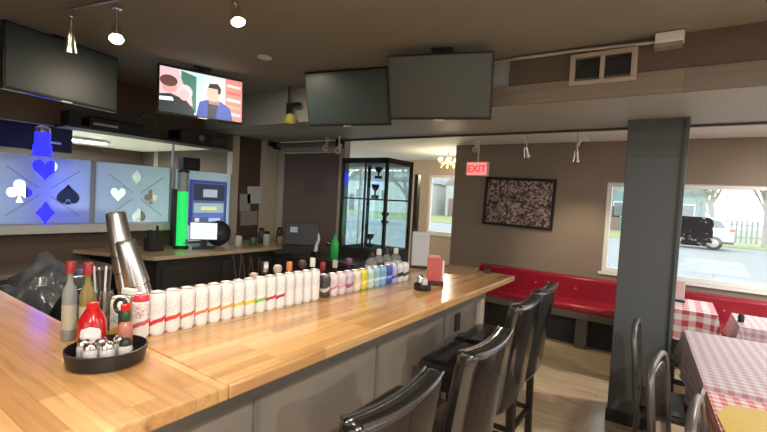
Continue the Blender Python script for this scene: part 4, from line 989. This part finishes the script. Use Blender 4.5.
# flecked sign on the dining window
sg = MB(); r_ = .07; P = []
for cx_, cz_, a0 in ((.17, .09, 0), (-.17, .09, 90), (-.17, -.09, 180), (.17, -.09, 270)):
    for k in range(7): a = math.radians(a0 + 15 * k); P.append((cx_ + r_ * math.cos(a), cz_ + r_ * math.sin(a)))
sg.prism(P, 0, .012, M=Matrix.Rotation(PI / 2, 4, 'X'))
solo('window_sign', sg, speck_mat(), 'black rounded sign with white flecks on the dining window', 'sign', loc=(.125, 5.79, 1.415))

# ------------------------------------------------------------------ outdoors
G0 = -.05
asph = pm((.27, .315, .33), .7, var=.12, scale=.7, name='pale_road')
struct('ground', MB().span((-60, 5.95, G0 - .2), (60, 30.0, G0)), asph, 'pale wet road outside the windows', 'road')
struct('lawn', MB().span((-60, 30.0, G0 - .2), (60, 80, G0 + .03)), pm((.26, .32, .14), .9, var=.25, scale=.8, name='lawn_grass'), 'pale green lawn across the road', 'lawn')
struct('ground', MB().span((3.4, -14, G0 - .2), (30, 5.95, G0)).span((-30, -14, G0 - .2), (3.4, -2.7, G0)), asph, 'pale paving around the building', 'paving')
car = thing('car', 'white hatchback car parked across the road', 'car', (.42, 27.2, G0), 0)
# side profile of the car, seen from its flank; length along X, front to -X
prof = [(-2.15, .42), (-2.2, .75), (-1.9, .95), (-1.1, 1.05), (-.45, 1.50), (.3, 1.62), (1.2, 1.60), (1.75, 1.42), (2.02, 1.0), (2.08, .55), (2.0, .36), (1.7, .32), (-1.9, .32)]
Mx = Matrix(((1, 0, 0, 0), (0, 0, 1, 0), (0, 1, 0, 0), (0, 0, 0, 1)))
MB().prism(prof, -.84, .84, M=Mx).build('body', pm((.72, .72, .72), .25, var=.02, coat=.4, name='white_car'), car, bevel=.07)
gl = pm((.16, .20, .22), .08, name='car_glass', spec=.8)
MB().prism([(-.95, 1.06), (-.38, 1.45), (.28, 1.53), (.3, 1.07)], -.85, .85, M=Mx).build('side_window', gl, car); MB().prism([(.38, 1.07), (.36, 1.53), (1.1, 1.52), (1.2, 1.09)], -.85, .85, M=Mx).build('side_window', gl, car); MB().prism([(1.27, 1.1), (1.18, 1.51), (1.5, 1.43), (1.72, 1.12)], -.85, .85, M=Mx).build('side_window', gl, car)
for x in (-1.35, 1.3):
    for sy in (-.80, .80):
        wq = MB().lathe([(.20, -.1), (.33, -.1), (.34, -.06), (.34, .06), (.33, .1), (.2, .1)], 22, M=Matrix.Translation((x, sy, .34)) @ Matrix.Rotation(PI / 2, 4, 'X')).build('wheel', M_blackm, car, smooth=True)
        MB().lathe([(.20, -.104), (.05, -.11), (.05, .11), (.2, .104)], 16, M=Matrix.Translation((x, sy, .34)) @ Matrix.Rotation(PI / 2, 4, 'X')).build('hub', pm((.5, .5, .5), .3, .7), wq, smooth=True)
MB().span((1.86, -.86, .95), (2.07, -.6, 1.10)).build('tail_light', pm((.45, .10, .05), .3), car, bevel=.02); MB().span((-2.17, -.84, .72), (-1.95, -.55, .84)).build('headlight', M_white, car, bevel=.02); MB().span((-2.1, -.86, .34), (2.06, -.83, .46)).build('sill', M_blackm, car)
def house(label, loc, w, d, h, wallm, roofm, nwin):
    t = thing('house', label, 'house', loc)
    MB().span((-w / 2, 0, 0), (w / 2, d, h)).build('wall', wallm, t)
    MB().prism([(-w / 2 - .3, h), (w / 2 + .3, h), (w / 2 - .8, h + 1.3), (-w / 2 + .8, h + 1.3)], 0, d, M=Mx).build('roof', roofm, t)
    for k in range(nwin):
        x = -w / 2 + w * (k + .5) / nwin
        f = MB().span((x - .5, -.05, h * .35), (x + .5, .02, h * .75)).build('window', M_white, t); MB().span((x - .42, -.06, h * .38), (x + .42, -.04, h * .72)).build('pane', gl, f)
    MB().span((-w / 2 + .4, -.05, 0), (-w / 2 + 1.3, .02, 2.1)).build('door', pm((.25, .2, .18), .5), t)
house('pale blue-green house across the road behind the car', (-1.5, 42, G0), 7.2, 7, 3.4, pm((.22, .34, .36), .7, var=.05, name='bluegreen_siding'), pm((.32, .36, .38), .7, name='pale_roof'), 3)
house('pale grey house far across the lawn on the left', (-17, 46, G0), 11, 8, 3.6, pm((.50, .52, .52), .7, name='grey_siding'), pm((.3, .3, .3), .7), 3)
house('white house across the road beyond the alcove windows', (-30, 44, G0), 12, 8, 3.8, pm((.62, .66, .66), .7, name='white_siding'), pm((.3, .33, .34), .7), 3)
fn = thing('fence', 'grey picket fence behind the parked car', 'fence', (2.6, 36, G0))
for k in range(16): MB().box((-2 + .26 * k, 0, .75), (.12, .03, 1.5)).build('picket', pm((.22, .27, .29), .7, name='grey_picket'), fn)
MB().box((0, .03, 1.2), (4.3, .04, .08)).box((0, .03, .4), (4.3, .04, .08)).build('rail', pm((.22, .27, .29), .7, name='grey_picket'), fn)
bark = pm((.30, .29, .26), .9, var=.2, name='bark'); leafm = pm((.36, .44, .20), .8, var=.3, scale=3, name='spring_leaf')
def tree(label, loc, h, seed, leaves=0, r0=.16):
    rr = random.Random(seed); t = thing('tree', label, 'tree', loc, 0, 'trees outside the windows')
    mb = MB(); tips = []
    def grow(p, dvec, L, r, lev):
        pts = [p]; d_ = dvec.copy(); n = 4
        for k in range(n):
            d_ = (d_ + Vector((rr.uniform(-.18, .18), rr.uniform(-.18, .18), rr.uniform(-.04, .12)))).normalized(); pts.append(pts[-1] + d_ * L / n)
        mb.tube(pts, [r * (1 - .55 * k / n) for k in range(n + 1)], 5 if lev else 8)
        if lev >= 3: tips.append(pts[-1]); return
        for k in range(5 if lev == 0 else 4):
            f = rr.uniform(.45, 1.); base = pts[0].lerp(pts[-1], f) if lev == 0 else pts[min(n, max(1, int(f * n)))]
            if lev == 0: base = pts[min(n, 2 + k % 3)]
            a = rr.uniform(0, 2 * PI); up = rr.uniform(.35, 1.0)
            grow(base, (d_ * .5 + Vector((math.cos(a), math.sin(a), up)) * .75).normalized(), L * rr.uniform(.5, .72), r * .48, lev + 1)
    grow(Vector((0, 0, 0)), Vector((0, 0, 1)), h * .48, r0, 0)
    mb.build('trunk', bark, t, smooth=True)
    if leaves:
        lm = MB()
        for p in tips:
            for k in range(leaves):
                c = p + Vector((rr.gauss(0, .28), rr.gauss(0, .28), rr.gauss(0, .22)))
                a = Vector((rr.uniform(-1, 1), rr.uniform(-1, 1), rr.uniform(-1, 1))).normalized(); b_ = a.orthogonal().normalized()
                s_ = rr.uniform(.05, .10)
                lm.bm.faces.new([lm.bm.verts.new(c + a * s_), lm.bm.verts.new(c + b_ * s_ * .6), lm.bm.verts.new(c - a * s_), lm.bm.verts.new(c - b_ * s_ * .6)])
        lm.build('foliage', leafm, t)
    return t
tree('bare tree with pale green buds at the right of the dining window', (4.5, 33, G0), 8.5, 11, 14, .15)
tree('bare branching tree rising behind the parked car', (2.5, 38.5, G0), 10.5, 21, 7, .17)
tree('bare tree seen left of the column through the window', (-4.2, 33, G0), 8.0, 5, 5, .15)
tree('leafy tree far left of the dining window', (-8.5, 40, G0), 9.0, 8, 8, .2)
tree('slim bare tree right of the parked car', (2.1, 33, G0), 7.0, 44, 12, .12)
tree('pale budding shrub tree at the far right beyond the dining window', (6.4, 30.8, G0), 6.0, 52, 16, .10)
tree('tall bare tree far behind the lawn', (6.2, 44, G0), 10., 17, 5, .2)
tree('budding tree outside the alcove windows', (-11.0, 19, G0), 7.5, 31, 10, .16)
tree('leafy tree outside the left alcove window', (-15.5, 18, G0), 7.5, 37, 12, .16)

# ------------------------------------------------------------------ sky, camera, colour
wd = bpy.data.worlds.new('overcast'); S.world = wd; wd.use_nodes = True
nt = wd.node_tree; bg = nt.nodes['Background']
tc = N(nt, 'ShaderNodeTexCoord'); no = N(nt, 'ShaderNodeTexNoise', Scale=2.2, Detail=4.); nt.links.new(tc.outputs['Generated'], no.inputs['Vector'])
mx = N(nt, 'ShaderNodeMix', data_type='RGBA'); mx.inputs[6].default_value = (.84, .93, .97, 1); mx.inputs[7].default_value = (1, 1, 1, 1)
nt.links.new(no.outputs['Fac'], mx.inputs[0]); nt.links.new(mx.outputs[2], bg.inputs['Color']); bg.inputs['Strength'].default_value = 1.7

cd = bpy.data.cameras.new('camera'); cam = bpy.data.objects.new('camera', cd); C.objects.link(cam)
cd.sensor_fit = 'HORIZONTAL'; cd.sensor_width = 36; cd.lens = 425 / 767 * 36; cd.clip_start = .02; cd.clip_end = 300
R = ((0.8242306849635747, -0.06754427814159675, 0.5622113023186276), (0.5636247834948096, 0.0022903423667046847, -0.8260277584695761), (0.05450579230600818, 0.9977136487099763, 0.039957399601580755))
cam.matrix_world = Matrix(((*R[0], 0), (*R[1], 0), (*R[2], 1.58), (0, 0, 0, 1)))
S.camera = cam
S.view_settings.view_transform = 'Standard'; S.view_settings.look = 'None'; S.view_settings.gamma = 1; S.view_settings.use_curve_mapping = False
S.view_settings.exposure = 0.78
S.cycles.use_denoising = True
S.cycles.max_bounces = 10; S.cycles.diffuse_bounces = 5; S.cycles.transparent_max_bounces = 16
S.cycles.sample_clamp_indirect = 6
